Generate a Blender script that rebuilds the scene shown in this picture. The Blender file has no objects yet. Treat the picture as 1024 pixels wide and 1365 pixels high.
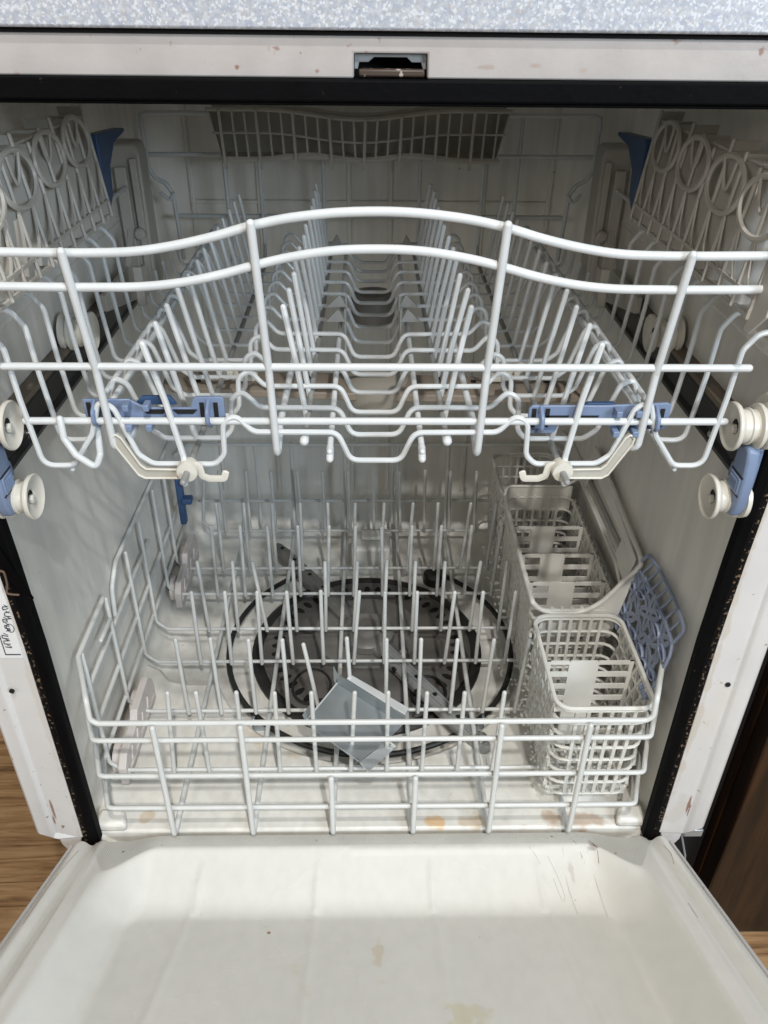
import bpy, math, random
from mathutils import Vector, Matrix
random.seed(7)
S = bpy.context.scene
C = S.collection
PI = math.pi
# ------------------------------------------------------------------ camera
cam = bpy.data.cameras.new('camera'); co = bpy.data.objects.new('camera', cam); C.objects.link(co)
yaw, pit, rol = .0233, .5722, .0117
fw = Vector((math.sin(yaw)*math.cos(pit), math.cos(yaw)*math.cos(pit), -math.sin(pit)))
rt = Vector((math.cos(yaw), -math.sin(yaw), 0)); up = rt.cross(fw)
r2 = math.cos(rol)*rt + math.sin(rol)*up; u2 = -math.sin(rol)*rt + math.cos(rol)*up
M = Matrix((r2, u2, -fw)).transposed().to_4x4(); M.translation = Vector((-.0043, -.4771, .6701))
co.matrix_world = M
cam.sensor_fit = 'HORIZONTAL'; cam.sensor_width = 36; cam.lens = 1072.3/1024*36
cam.clip_start = .01; cam.clip_end = 50
S.camera = co
# ------------------------------------------------------------------ light
w = bpy.data.worlds.new('World'); S.world = w; w.use_nodes = True
w.node_tree.nodes['Background'].inputs[0].default_value = (.93, .97, 1, 1)
w.node_tree.nodes['Background'].inputs[1].default_value = .11
def area(name, loc, target, sx, sy, power, col):
    l = bpy.data.lights.new(name, 'AREA'); l.shape = 'RECTANGLE'; l.size = sx; l.size_y = sy
    l.energy = power; l.color = col
    o = bpy.data.objects.new(name, l); C.objects.link(o); o.location = loc
    o.rotation_euler = (Vector(target)-Vector(loc)).to_track_quat('-Z', 'Y').to_euler()
    return o
area('ceiling_light', (.14, -.84, 2.2), (0, .1, .1), .05, .05, 16, (1, .975, .93))
area('ceiling_light', (.30, -1.50, 2.15), (0, .1, .15), .05, .05, 27, (1, .975, .94))
area('cool_fill_light', (1.10, -1.55, 1.10), (-.1, .1, .2), .6, .6, 25, (.74, .87, 1))  # unseen cool fill, added to brighten the left tub wall
area('warm_fill_light', (-1.0, -1.5, 1.15), (.1, .1, .2), .6, .6, 8, (1, .93, .83))  # unseen warm side fill, added to brighten the tub walls
S.view_settings.view_transform = 'Standard'; S.view_settings.look = 'None'
S.view_settings.exposure = .08; S.view_settings.gamma = 1

# ------------------------------------------------------------------ mesh helpers
def mkmesh(name, verts, faces, mat, parent=None, smooth=True, loc=(0, 0, 0)):
    me = bpy.data.meshes.new(name); me.from_pydata([tuple(v) for v in verts], [], faces)
    if True: me.polygons.foreach_set('use_smooth', [True]*len(me.polygons))
    if mat: me.materials.append(mat)
    if len(verts) < 20000: me.set_sharp_from_angle(angle=math.radians(38))
    o = bpy.data.objects.new(name, me); C.objects.link(o); o.location = loc
    if parent: o.parent = parent
    return o
def thing(name, label, cat, group=None, loc=(0, 0, 0)):
    o = bpy.data.objects.new(name, None); C.objects.link(o); o.location = loc
    o['label'] = label; o['category'] = cat
    if group: o['group'] = group
    o.empty_display_size = .05
    return o
class MB:
    def __init__(s): s.v = []; s.f = []
    def add(s, v, f):
        n = len(s.v); s.v += [Vector(p) for p in v]; s.f += [tuple(i+n for i in q) for q in f]
    def box(s, x0, x1, y0, y1, z0, z1):
        s.add([(x0,y0,z0),(x1,y0,z0),(x1,y1,z0),(x0,y1,z0),(x0,y0,z1),(x1,y0,z1),(x1,y1,z1),(x0,y1,z1)],
              [(0,3,2,1),(4,5,6,7),(0,1,5,4),(1,2,6,5),(2,3,7,6),(3,0,4,7)])
    def bar(s, a, b, wv, hv):            # box along a-b with half vectors
        a, b, wv, hv = Vector(a), Vector(b), Vector(wv), Vector(hv)
        v = [p + i*wv + j*hv for p in (a, b) for i, j in ((-1,-1),(1,-1),(1,1),(-1,1))]
        s.add(v, [(0,3,2,1),(4,5,6,7),(0,1,5,4),(1,2,6,5),(2,3,7,6),(3,0,4,7)])
    def prism(s, pts, d):                # planar polygon extruded by vector d
        d = Vector(d); n = len(pts); P = [Vector(p) for p in pts]
        s.add(P + [p+d for p in P], [tuple(range(n-1,-1,-1)), tuple(range(n,2*n))] +
              [(i, (i+1)%n, n+(i+1)%n, n+i) for i in range(n)])
    def tube(s, pts, r, closed=False, fillet=.0, sides=8, seg=4, flat=None):
        P = fil(pts, fillet, seg, closed)
        n = len(P)
        T = []
        for i in range(n):
            a = P[(i-1) % n] if (closed or i > 0) else P[i]
            b = P[(i+1) % n] if (closed or i < n-1) else P[i]
            T.append((b-a).normalized())
        t0 = T[0]; ref = Vector((0, 0, 1)) if abs(t0.z) < .9 else Vector((1, 0, 0))
        u = t0.cross(ref).normalized()
        rings = []; R = []
        def ring(c, t, u, rr):
            v = t.cross(u)
            fl = flat if flat else 1
            return [c + (u*math.cos(2*PI*k/sides)+v*math.sin(2*PI*k/sides)*fl)*rr for k in range(sides)]
        for i in range(n):
            t = T[i]; u = (u - t*u.dot(t))
            u = u.normalized() if u.length > 1e-6 else t.orthogonal().normalized()
            R.append((P[i], t, u.copy()))
        if not closed:
            c, t, uu = R[0]
            for k in (75, 45, 20): rings.append(ring(c - t*r*math.sin(math.radians(k)), t, uu, r*math.cos(math.radians(k))))
        for c, t, uu in R: rings.append(ring(c, t, uu, r))
        if not closed:
            c, t, uu = R[-1]
            for k in (20, 45, 75): rings.append(ring(c + t*r*math.sin(math.radians(k)), t, uu, r*math.cos(math.radians(k))))
        m = len(rings); V = [p for q in rings for p in q]; F = []
        for i in range(m if closed else m-1):
            j = (i+1) % m
            for k in range(sides):
                l = (k+1) % sides
                F.append((i*sides+k, i*sides+l, j*sides+l, j*sides+k))
        if not closed:
            F.append(tuple(range(sides-1, -1, -1))); F.append(tuple((m-1)*sides+k for k in range(sides)))
        s.add(V, F)
    def lathe(s, prof, org, ax, sides=28):   # prof: (radius, height along axis)
        org = Vector(org); ax = Vector(ax).normalized(); u = ax.orthogonal().normalized(); v = ax.cross(u)
        n = len(prof); V = []
        for r, h in prof:
            for k in range(sides):
                a = 2*PI*k/sides; V.append(org + ax*h + (u*math.cos(a)+v*math.sin(a))*max(r, 1e-5))
        F = []
        for i in range(n-1):
            for k in range(sides):
                l = (k+1) % sides; F.append((i*sides+k, i*sides+l, (i+1)*sides+l, (i+1)*sides+k))
        F.append(tuple(range(sides-1, -1, -1))); F.append(tuple((n-1)*sides+k for k in range(sides)))
        s.add(V, F)
    def out(s, name, mat, parent=None, smooth=True, bevel=0, loc=(0,0,0)):
        o = mkmesh(name, s.v, s.f, mat, parent, smooth, loc)
        if bevel:
            b = o.modifiers.new('bevel', 'BEVEL'); b.width = bevel; b.segments = 2; b.limit_method = 'ANGLE'
            b.angle_limit = math.radians(35); b.harden_normals = False
        if smooth and not bevel: pass
        return o
def fil(pts, r, seg=4, closed=False):
    P = [Vector(p) for p in pts]
    if r <= 0: return P
    n = len(P); out = []
    for i in range(n):
        if not closed and (i == 0 or i == n-1): out.append(P[i]); continue
        a, b, c = P[(i-1) % n], P[i], P[(i+1) % n]
        d1 = (a-b); d2 = (c-b); l1, l2 = d1.length, d2.length
        if l1 < 1e-6 or l2 < 1e-6: out.append(b); continue
        d1 /= l1; d2 /= l2; ang = d1.angle(d2)
        if ang > PI-.05: out.append(b); continue
        tl = min(r/math.tan(ang/2), l1*.49, l2*.49)
        p, q = b+d1*tl, b+d2*tl
        for k in range(seg+1):
            t = k/seg
            out.append(p*(1-t)**2 + b*2*t*(1-t) + q*t*t)
    return out
def wire(name, pts, r, mat, parent, fillet=.0, closed=False, sides=10, seg=4):
    m = MB(); m.tube(pts, r*.86, closed, fillet, sides, seg); return m.out(name, mat, parent)
def spline(pts, n=8):
    P = [Vector(p) for p in pts]; out = []
    for i in range(len(P)-1):
        p0 = P[max(i-1, 0)]; p1 = P[i]; p2 = P[i+1]; p3 = P[min(i+2, len(P)-1)]
        for k in range(n):
            t = k/n
            out.append(.5*((2*p1)+(p2-p0)*t+(2*p0-5*p1+4*p2-p3)*t*t+(-p0+3*p1-3*p2+p3)*t**3))
    out.append(P[-1]); return out

# ------------------------------------------------------------------ materials
def nodes(name):
    m = bpy.data.materials.new(name); m.use_nodes = True
    nt = m.node_tree; return m, nt, nt.nodes['Principled BSDF']
def N(nt, t, **kw):
    n = nt.nodes.new(t)
    for k, v in kw.items(): setattr(n, k, v)
    return n
def plastic(name, col, rough=.35, var=.06, scale=30, bump=.0, dirt=None, dirt_scale=120, dirt_amt=.62, blobs=(), metallic=0, spec=.5, coat=0, streak=0):
    """plain coated surface: slight tone variation, small specks, and stains of their own shape"""
    m, nt, b = nodes(name); L = nt.links.new
    tc = N(nt, 'ShaderNodeTexCoord'); obj = tc.outputs['Object']
    no = N(nt, 'ShaderNodeTexNoise'); no.inputs['Scale'].default_value = scale; no.inputs['Detail'].default_value = 5
    L(obj, no.inputs['Vector'])
    mr = N(nt, 'ShaderNodeMapRange'); mr.inputs[1].default_value = .3; mr.inputs[2].default_value = .7
    mr.inputs[3].default_value = 1-var; mr.inputs[4].default_value = 1+var*.3
    L(no.outputs[0], mr.inputs[0])
    mx = N(nt, 'ShaderNodeMix', data_type='RGBA', blend_type='MULTIPLY'); mx.inputs[0].default_value = 1
    mx.inputs[6].default_value = (*col, 1); L(mr.outputs[0], mx.inputs[7])
    cur = mx.outputs[2]
    if streak:      # faint upright drip marks and limescale
        mp = N(nt, 'ShaderNodeMapping'); mp.inputs['Scale'].default_value = (95, 60, 5); L(obj, mp.inputs[0])
        ns_ = N(nt, 'ShaderNodeTexNoise'); ns_.inputs['Scale'].default_value = 1; ns_.inputs['Detail'].default_value = 5; L(mp.outputs[0], ns_.inputs['Vector'])
        ms = N(nt, 'ShaderNodeMapRange'); ms.inputs[1].default_value = .35; ms.inputs[2].default_value = .68; ms.inputs[3].default_value = 1+streak*.3; ms.inputs[4].default_value = 1-streak
        L(ns_.outputs[0], ms.inputs[0])
        xs = N(nt, 'ShaderNodeMix', data_type='RGBA', blend_type='MULTIPLY'); xs.inputs[0].default_value = 1
        L(cur, xs.inputs[6]); L(ms.outputs[0], xs.inputs[7]); cur = xs.outputs[2]
    if dirt:
        n2 = N(nt, 'ShaderNodeTexNoise'); n2.inputs['Scale'].default_value = dirt_scale; n2.inputs['Detail'].default_value = 3
        L(obj, n2.inputs['Vector'])
        m2 = N(nt, 'ShaderNodeMapRange'); m2.inputs[1].default_value = dirt_amt; m2.inputs[2].default_value = dirt_amt+.06
        L(n2.outputs[0], m2.inputs[0])
        x2 = N(nt, 'ShaderNodeMix', data_type='RGBA'); L(m2.outputs[0], x2.inputs[0]); L(cur, x2.inputs[6]); x2.inputs[7].default_value = (*dirt, 1)
        cur = x2.outputs[2]
    if blobs:
        nd = N(nt, 'ShaderNodeTexNoise'); nd.inputs['Scale'].default_value = 45; nd.inputs['Detail'].default_value = 6
        L(obj, nd.inputs['Vector'])
        for (c, s, bc, st) in blobs:     # centre, (sx,sy,sz) size, colour, strength
            su = N(nt, 'ShaderNodeVectorMath', operation='SUBTRACT'); L(obj, su.inputs[0]); su.inputs[1].default_value = c
            dv = N(nt, 'ShaderNodeVectorMath', operation='DIVIDE'); L(su.outputs[0], dv.inputs[0]); dv.inputs[1].default_value = s
            ln = N(nt, 'ShaderNodeVectorMath', operation='LENGTH'); L(dv.outputs[0], ln.inputs[0])
            ad = N(nt, 'ShaderNodeMath', operation='MULTIPLY_ADD'); L(nd.outputs[0], ad.inputs[0]); ad.inputs[1].default_value = 3.2; L(ln.outputs['Value'], ad.inputs[2])
            mm = N(nt, 'ShaderNodeMapRange'); mm.interpolation_type = 'SMOOTHSTEP'
            mm.inputs[1].default_value = 2.0; mm.inputs[2].default_value = 2.5; mm.inputs[3].default_value = st; mm.inputs[4].default_value = 0
            L(ad.outputs[0], mm.inputs[0])
            x3 = N(nt, 'ShaderNodeMix', data_type='RGBA'); L(mm.outputs[0], x3.inputs[0]); L(cur, x3.inputs[6]); x3.inputs[7].default_value = (*bc, 1)
            cur = x3.outputs[2]
    L(cur, b.inputs['Base Color'])
    rr = N(nt, 'ShaderNodeMapRange'); rr.inputs[3].default_value = max(rough-.08, .03); rr.inputs[4].default_value = rough+.1
    L(no.outputs[0], rr.inputs[0]); L(rr.outputs[0], b.inputs['Roughness'])
    b.inputs['Metallic'].default_value = metallic
    b.inputs['Specular IOR Level'].default_value = spec
    if coat: b.inputs['Coat Weight'].default_value = coat; b.inputs['Coat Roughness'].default_value = .12
    if bump:
        nb = N(nt, 'ShaderNodeTexNoise'); nb.inputs['Scale'].default_value = scale*6; nb.inputs['Detail'].default_value = 4
        L(obj, nb.inputs['Vector'])
        bp = N(nt, 'ShaderNodeBump'); bp.inputs['Strength'].default_value = bump; bp.inputs['Distance'].default_value = .001
        L(nb.outputs[0], bp.inputs['Height']); L(bp.outputs[0], b.inputs['Normal'])
    return m
BR = (.16, .07, .03); RUST = (.32, .13, .03)
m_tub = plastic('tub_plastic', (.74, .72, .665), .34, .10, 9, .12, streak=.10, dirt=(.20, .12, .06), dirt_scale=150, dirt_amt=.745, blobs=[
    ((.062, .012, .0), (.013, .010, .01), (.62, .36, .12), .7), ((.19, .012, .0), (.040, .012, .012), (.40, .24, .13), .55),
    ((.10, .012, .0), (.03, .01, .01), (.5, .36, .2), .5),
    ((-.10, .13, .0), (.04, .05, .02), (.50, .38, .22), .35), ((-.22, .02, .0), (.012, .008, .01), (.5, .35, .2), .5)])
m_door = plastic('door_liner_plastic', (.74, .725, .675), .26, .05, 5, .06, streak=.035, dirt=(.25, .13, .06), dirt_scale=110, dirt_amt=.765, spec=.5, blobs=[
    ((-.088, -.10, .0), (.0028, .0028, .05), (.28, .10, .05), .9), ((.203, -.022, .0), (.011, .006, .012), (.22, .17, .13), .55), ((.180, -.045, .0), (.004, .014, .012), (.50, .44, .38), .5), ((.065, -.20, .03), (.02, .03, .06), (.62, .56, .36), .55),
    ((.004, -.13, .01), (.006, .03, .06), (.60, .50, .36), .5), ((-.06, -.16, .0), (.02, .03, .06), (.64, .56, .44), .4)])
m_flange = plastic('chipped_white_paint', (.60, .585, .57), .38, .08, 14, .15, dirt=(.25, .17, .11), dirt_scale=150, dirt_amt=.69, blobs=[
    ((.2755, 0, .20), (.0035, .02, .26), (.48, .42, .34), .6), ((-.2755, 0, .16), (.0030, .02, .20), (.50, .46, .40), .5),
    ((.284, 0, .03), (.010, .02, .045), (.46, .42, .36), .35), ((.2925, 0, .040), (.0016, .02, .018), (.20, .09, .05), .85), ((.2945, 0, .030), (.0012, .02, .010), (.16, .07, .05), .85),
    ((-.2925, 0, .040), (.0015, .02, .014), (.20, .08, .05), .8), ((-.2945, 0, .025), (.0012, .02, .010), (.18, .07, .05), .8), ((.290, 0, .16), (.010, .02, .05), (.60, .54, .47), .3)])
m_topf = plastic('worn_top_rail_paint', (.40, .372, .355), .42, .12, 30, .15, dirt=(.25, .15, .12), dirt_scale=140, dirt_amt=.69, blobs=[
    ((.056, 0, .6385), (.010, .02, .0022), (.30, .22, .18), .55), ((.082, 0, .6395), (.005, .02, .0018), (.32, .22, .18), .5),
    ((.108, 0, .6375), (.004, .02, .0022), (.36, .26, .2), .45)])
m_gask = plastic('black_rubber', (.0025, .0025, .003), .6, .3, 40, .3, spec=.06, dirt=(.06, .045, .03), dirt_scale=160, dirt_amt=.72)
m_gaskd = plastic('dirty_black_rubber', (.004, .0035, .0035), .65, .3, 40, .4, spec=.12, dirt=(.16, .11, .07), dirt_scale=330, dirt_amt=.575)
m_wire = plastic('white_vinyl_coating', (.585, .605, .61), .30, .07, 60, .12, dirt=(.42, .34, .24), dirt_scale=110, dirt_amt=.745)
m_wirel = plastic('lower_white_vinyl_coating', (.60, .605, .585), .33, .06, 60, .05, dirt=(.45, .27, .10), dirt_scale=70, dirt_amt=.725)
m_grid = plastic('cream_plastic', (.44, .42, .38), .45, .07, 40, .1)
m_grid2 = plastic('aged_grey_plastic', (.42, .40, .35), .45, .1, 40)
m_bask = plastic('basket_grey_plastic', (.66, .645, .595), .45, .07, 40, .1)
m_blue = plastic('blue_plastic', (.17, .225, .345), .42, .1, 50, .1)
m_lid = plastic('grey_blue_plastic', (.24, .28, .385), .42, .1, 50, .1)
m_dblue = plastic('dark_blue_plastic', (.035, .08, .18), .42, .1, 50, .1)
m_wheel = plastic('ivory_plastic', (.60, .575, .51), .3, .06, 40, dirt=(.5, .38, .22), dirt_scale=60, dirt_amt=.70)
m_pink = plastic('roller_plastic', (.62, .57, .54), .45, .07, 40, .1)
m_arm = plastic('spray_arm_plastic', (.17, .163, .15), .38, .12, 30, .1)
m_arm2 = plastic('upper_spray_arm_plastic', (.30, .25, .20), .4, .12, 30, .1)
m_filt = plastic('filter_plastic', (.115, .106, .098), .45, .1, 30, .1)
m_dark = plastic('dark_plastic', (.02, .019, .018), .45, .2, 30)
m_void = plastic('shadow_gap', (.006, .005, .005), .8, .2, 30)
m_galv = plastic('galvanized_steel', (.46, .50, .52), .33, .14, 22, .05, metallic=.6)
m_steel = plastic('screw_steel', (.62, .62, .62), .22, .1, 40, metallic=1)
m_scr = plastic('scuff_mark', (.22, .15, .11), .7)
m_ink = plastic('black_ink', (.02, .02, .03), .6, .1, 30)
m_bar = plastic('shaded_grey_coating', (.26, .26, .25), .4, .08, 50)  # grey bars, darkened to paint in the shade they lie in
m_sepa = plastic('grey_clip_plastic', (.42, .42, .40), .45, .07, 40)
def counter_mat():
    m, nt, b = nodes('speckled_laminate'); L = nt.links.new
    tc = N(nt, 'ShaderNodeTexCoord')
    cur = None
    base = N(nt, 'ShaderNodeTexNoise'); base.inputs['Scale'].default_value = 260; base.inputs['Detail'].default_value = 2
    L(tc.outputs['Object'], base.inputs['Vector'])
    cr = N(nt, 'ShaderNodeValToRGB'); e = cr.color_ramp.elements
    e[0].position = .36; e[0].color = (.335, .355, .395, 1); e[1].position = .62; e[1].color = (.45, .465, .49, 1)
    L(base.outputs[0], cr.inputs[0]); cur = cr.outputs[0]
    for sc, th, col in ((900, .17, (.27, .31, .42)), (800, .12, (.72, .74, .77)), (700, .06, (.36, .33, .31))):
        v = N(nt, 'ShaderNodeTexVoronoi'); v.inputs['Scale'].default_value = sc; L(tc.outputs['Object'], v.inputs['Vector'])
        sep = N(nt, 'ShaderNodeSeparateColor'); L(v.outputs['Color'], sep.inputs[0])
        lt = N(nt, 'ShaderNodeMath', operation='LESS_THAN'); L(sep.outputs[0], lt.inputs[0]); lt.inputs[1].default_value = th*1.8
        ml = N(nt, 'ShaderNodeMath', operation='MULTIPLY'); L(lt.outputs[0], ml.inputs[0]); ml.inputs[1].default_value = .42
        x = N(nt, 'ShaderNodeMix', data_type='RGBA'); L(ml.outputs[0], x.inputs[0]); L(cur, x.inputs[6]); x.inputs[7].default_value = (*col, 1)
        cur = x.outputs[2]
    L(cur, b.inputs['Base Color']); b.inputs['Roughness'].default_value = .35
    return m
m_count = counter_mat()
def wood(name, c1, c2, c3, axis, sc, rough=.5):
    m, nt, b = nodes(name); L = nt.links.new
    tc = N(nt, 'ShaderNodeTexCoord'); mp = N(nt, 'ShaderNodeMapping'); L(tc.outputs['Object'], mp.inputs[0])
    s = [sc]*3; s[axis] = sc*.07; mp.inputs['Scale'].default_value = s
    n1 = N(nt, 'ShaderNodeTexNoise'); n1.inputs['Scale'].default_value = 1; n1.inputs['Detail'].default_value = 8; n1.inputs['Roughness'].default_value = .62
    n1.inputs['Distortion'].default_value = 1.1
    L(mp.outputs[0], n1.inputs['Vector'])
    cr = N(nt, 'ShaderNodeValToRGB'); e = cr.color_ramp.elements
    e[0].position = .34; e[0].color = (*c1, 1); e[1].position = .62; e[1].color = (*c3, 1)
    q = e.new(.47); q.color = (*c2, 1)
    L(n1.outputs[0], cr.inputs[0])
    n2 = N(nt, 'ShaderNodeTexNoise'); n2.inputs['Scale'].default_value = 9; n2.inputs['Detail'].default_value = 4; L(tc.outputs['Object'], n2.inputs['Vector'])
    m2 = N(nt, 'ShaderNodeMapRange'); m2.inputs[1].default_value = .3; m2.inputs[2].default_value = .7; m2.inputs[3].default_value = .75; m2.inputs[4].default_value = 1.1
    L(n2.outputs[0], m2.inputs[0])
    x = N(nt, 'ShaderNodeMix', data_type='RGBA', blend_type='MULTIPLY'); x.inputs[0].default_value = 1; L(cr.outputs[0], x.inputs[6]); L(m2.outputs[0], x.inputs[7])
    L(x.outputs[2], b.inputs['Base Color']); b.inputs['Roughness'].default_value = rough
    bp = N(nt, 'ShaderNodeBump'); bp.inputs['Strength'].default_value = .3; bp.inputs['Distance'].default_value = .001
    L(n1.outputs[0], bp.inputs['Height']); L(bp.outputs[0], b.inputs['Normal'])
    return m
m_ply = wood('plywood', (.13, .065, .025), (.30, .17, .075), (.40, .245, .12), 0, 110, .6)
m_cab = wood('dark_cabinet_wood', (.005, .0022, .001), (.016, .007, .0026), (.032, .0135, .005), 2, 60, .35)

# ------------------------------------------------------------------ setting
m = MB(); m.box(-2.5, 2.5, -2.5, 1.5, -.23, -.20)
fl = m.out('floor', m_ply, smooth=False); fl['kind'] = 'structure'
m = MB()
m.box(-1.6, 1.6, -.0075, .62, .6545, .694)
o = m.out('countertop', m_count, smooth=False, bevel=.0015)
o['label'] = 'pale blue grey speckled laminate countertop above the dishwasher opening'; o['category'] = 'countertop'
cab = thing('cabinet', 'dark brown wooden cabinet standing right of the open dishwasher', 'cabinet')
m = MB(); m.box(.350, .95, .034, .6, -.199, .652); m.out('cabinet_body', m_cab, cab, False)
m = MB(); m.box(.3135, .3495, .045, .055, -.199, .652); m.out('gap_shade', m_void, cab, False)  # black slab stands in for the shade between flange and cabinet
m = MB(); m.box(.352, .90, .010, .0335, -.195, .63); m.out('cabinet_door', m_cab, cab, False, .002)

# ------------------------------------------------------------------ dishwasher
dw = thing('dishwasher', 'open white dishwasher with lowered door and worn tub between counter and floor', 'dishwasher')
# tub shell: rounded-rectangle rings from the mouth to the back wall
def rrect(x0, x1, z0, z1, r, n=6):
    P = []
    for cx, cz, a0 in ((x1-r, z0+r, -90), (x1-r, z1-r, 0), (x0+r, z1-r, 90), (x0+r, z0+r, 180)):
        for k in range(n+1):
            a = math.radians(a0+90*k/n); P.append((cx+r*math.cos(a), cz+r*math.sin(a)))
    return P
rings = []
zf, zt = -.022, .624
prof = [(.0, .2645, 0), (.004, .269, 0), (.012, .272, 0), (.20, .272, 0), (.50, .270, 0)]
for a in range(15, 91, 15):
    q = math.radians(a); prof.append((.50+.05*math.sin(q), .270-.05*(1-math.cos(q)), .05*(1-math.cos(q))))
for y, hw, ins in prof:
    rings.append([(x, y, z) for x, z in rrect(-hw, hw, zf+ins, zt-ins, .035)])
n = len(rings[0]); V = [p for r in rings for p in r]; F = []
for i in range(len(rings)-1):
    for k in range(n):
        l = (k+1) % n; F.append((i*n+k, (i+1)*n+k, (i+1)*n+l, i*n+l))
F.append(tuple((len(rings)-1)*n+k for k in range(n-1, -1, -1)))
tub = mkmesh('tub', V, F, m_tub, dw)
so = tub.modifiers.new('shell', 'SOLIDIFY'); so.thickness = .004; so.offset = -1
# moulded channels on the back wall and wall ledges
for x in (-.027, .023, -.135, .135, -.215, .215):
    m = MB(); m.box(x-.0030, x+.0030, .5430, .5515, .05, .565); m.out('wall_rib', m_tub, dw, False, .0015)
m = MB(); m.box(-.2135, .2135, .5440, .5517, .455, .460); m.out('wall_rib', m_tub, dw, False, .0015)
for s in (-1, 1):
    m = MB(); m.prism([(s*.2725, .0, .462), (s*.266, .0, .466), (s*.266, .0, .470), (s*.2725, .0, .482)], (0, .50, 0)); m.out('wall_ledge', m_tub, dw, False, .0015)
# raised front ledge of the floor, with its lip
m = MB()
yl = .200; P = [(-.262, .003)] + [(-.262, yl-.0)]
pts = [(-.268, .004, -.0215), (-.268, .232, -.0215), (-.248, .222, -.0215), (-.234, .204, -.0215), (-.215, .198, -.0215)]
for q in range(0, 25):
    a = math.radians(180+22.2+135.6*q/24); pts.append((-.004+.186*math.cos(a), .268+.186*math.sin(a), -.0215))
pts += [(.268, .198, -.0215), (.268, .004, -.0215)]
m.prism(pts, (0, 0, .0221)); m.out('floor_ledge', m_tub, dw, False, .003)
m = MB()
for s in (-1, 1):
    m = MB(); m.prism([(s*.262, .003, .0), (s*.262, .022, .0), (s*.238, .022, .0), (s*.232, .003, .0)], (0, 0, .012)); m.out('floor_lip', m_tub, dw, False, .004)
# gasket strips
def strip(name, s, mat, x0, x1, y0, y1, z0, z1):
    V = []; F = []
    K = [(z0, 0), (.24, 0), (.32, .0022), (.41, .0060), (z1, .0060)]
    for z, dx in K: V += [(s*(x0+dx), y0, z), (s*(x1+dx), y0, z), (s*(x1+dx), y1, z), (s*(x0+dx), y1, z)]
    for i in range(len(K)-1):
        for k in range(4): l = (k+1) % 4; F.append((i*4+k, i*4+l, i*4+4+l, i*4+4+k))
    F += [(3,2,1,0), tuple(range(len(V)-4, len(V)))]
    if s < 0: F = [tuple(reversed(f)) for f in F]
    m = MB(); m.add(V, F); return m.out(name, mat, dw, False, .0015)
strip('gasket', -1, m_gask, .2565, .2665, -.006, .004, -.004, .632)
strip('gasket', 1, m_gask, .2570, .2665, -.006, .004, -.004, .632)
strip('gasket', -1, m_gaskd, .2667, .2725, -.0035, .004, -.004, .632)
strip('gasket', 1, m_gaskd, .2667, .2725, -.0035, .004, -.004, .632)
m = MB(); m.box(-.2578, .2578, -.0075, .004, .6222, .6328)
m.box(-.2578, .2578, -.0055, .0055, .6203, .6226); m.out('gasket', m_gask, dw, False, .002)
m = MB(); m.prism([(-.268, -.0072, .345), (-.2535, -.0085, .302), (-.2505, -.009, .2935), (-.2575, -.0078, .298), (-.268, -.0072, .312)], (0, -.0012, 0))
g = m.out('torn_gasket_flap', m_gask, dw, False); g['label'] = 'torn flap of black rubber'
m = MB(); m.tube(spline([(-.2695, -.0085, .318), (-.2668, -.009, .3165), (-.2675, -.0085, .305), (-.2690, -.009, .298), (-.2615, -.0085, .296)], 5), .0008, sides=6); m.out('rubber_shred', plastic('brown_dirt', (.12, .075, .05), .7), dw)
# side flanges of the tub face
for s in (-1, 1):
    m = MB()
    prof_ = [(.2727, -.002), (.2727, .006), (.309, .006), (.311, .030), (.3125, .030), (.3125, -.0045), (.3105, -.0060), (.2995, -.0050), (.2960, -.0020)]
    zb = [.006, .006, .016, .03, .03, .018, .017, .010, .004]
    nn = len(prof_); V = []
    for (x, y), z in zip(prof_, zb): V.append((s*x, y, z-.006))
    for x, y in prof_: V.append((s*x, y, .652))
    F = [tuple(range(nn)), tuple(range(2*nn-1, nn-1, -1))] + [(i, nn+i, nn+(i+1)%nn, (i+1)%nn) for i in range(nn)]
    if s < 0: F = [tuple(reversed(f)) for f in F]
    m.add(V, F); fo = m.out('side_flange', m_flange, dw, False, .0015)
    # curled lower tongue down to the hinge
    m = MB()
    m.prism([(s*.2746, -.001, .002), (s*.2965, -.001, .001), (s*.2955, -.001, -.012), (s*.289, -.001, -.026), (s*.283, -.001, -.034), (s*.2775, -.001, -.012)], (0, .003, 0))
    m.out('flange_tongue', m_flange, dw, False, .001)
    m = MB(); m.lathe([(.0022, 0), (.0022, .0012)], (s*.2915, -.0062 if s < 0 else -.0032, .195), (0, 1, 0), 12); m.out('flange_hole', m_void, dw)
# hinge spring bracket at the right bottom
wire('hinge_link', [(.299, .004, -.012), (.303, -.006, -.03), (.306, -.012, -.06)], .0012, m_galv, dw, sides=6)
m = MB(); m.box(.297, .315, -.003, .004, -.006, .004); m.out('hinge_bracket', m_galv, dw, False, .001)
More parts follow.
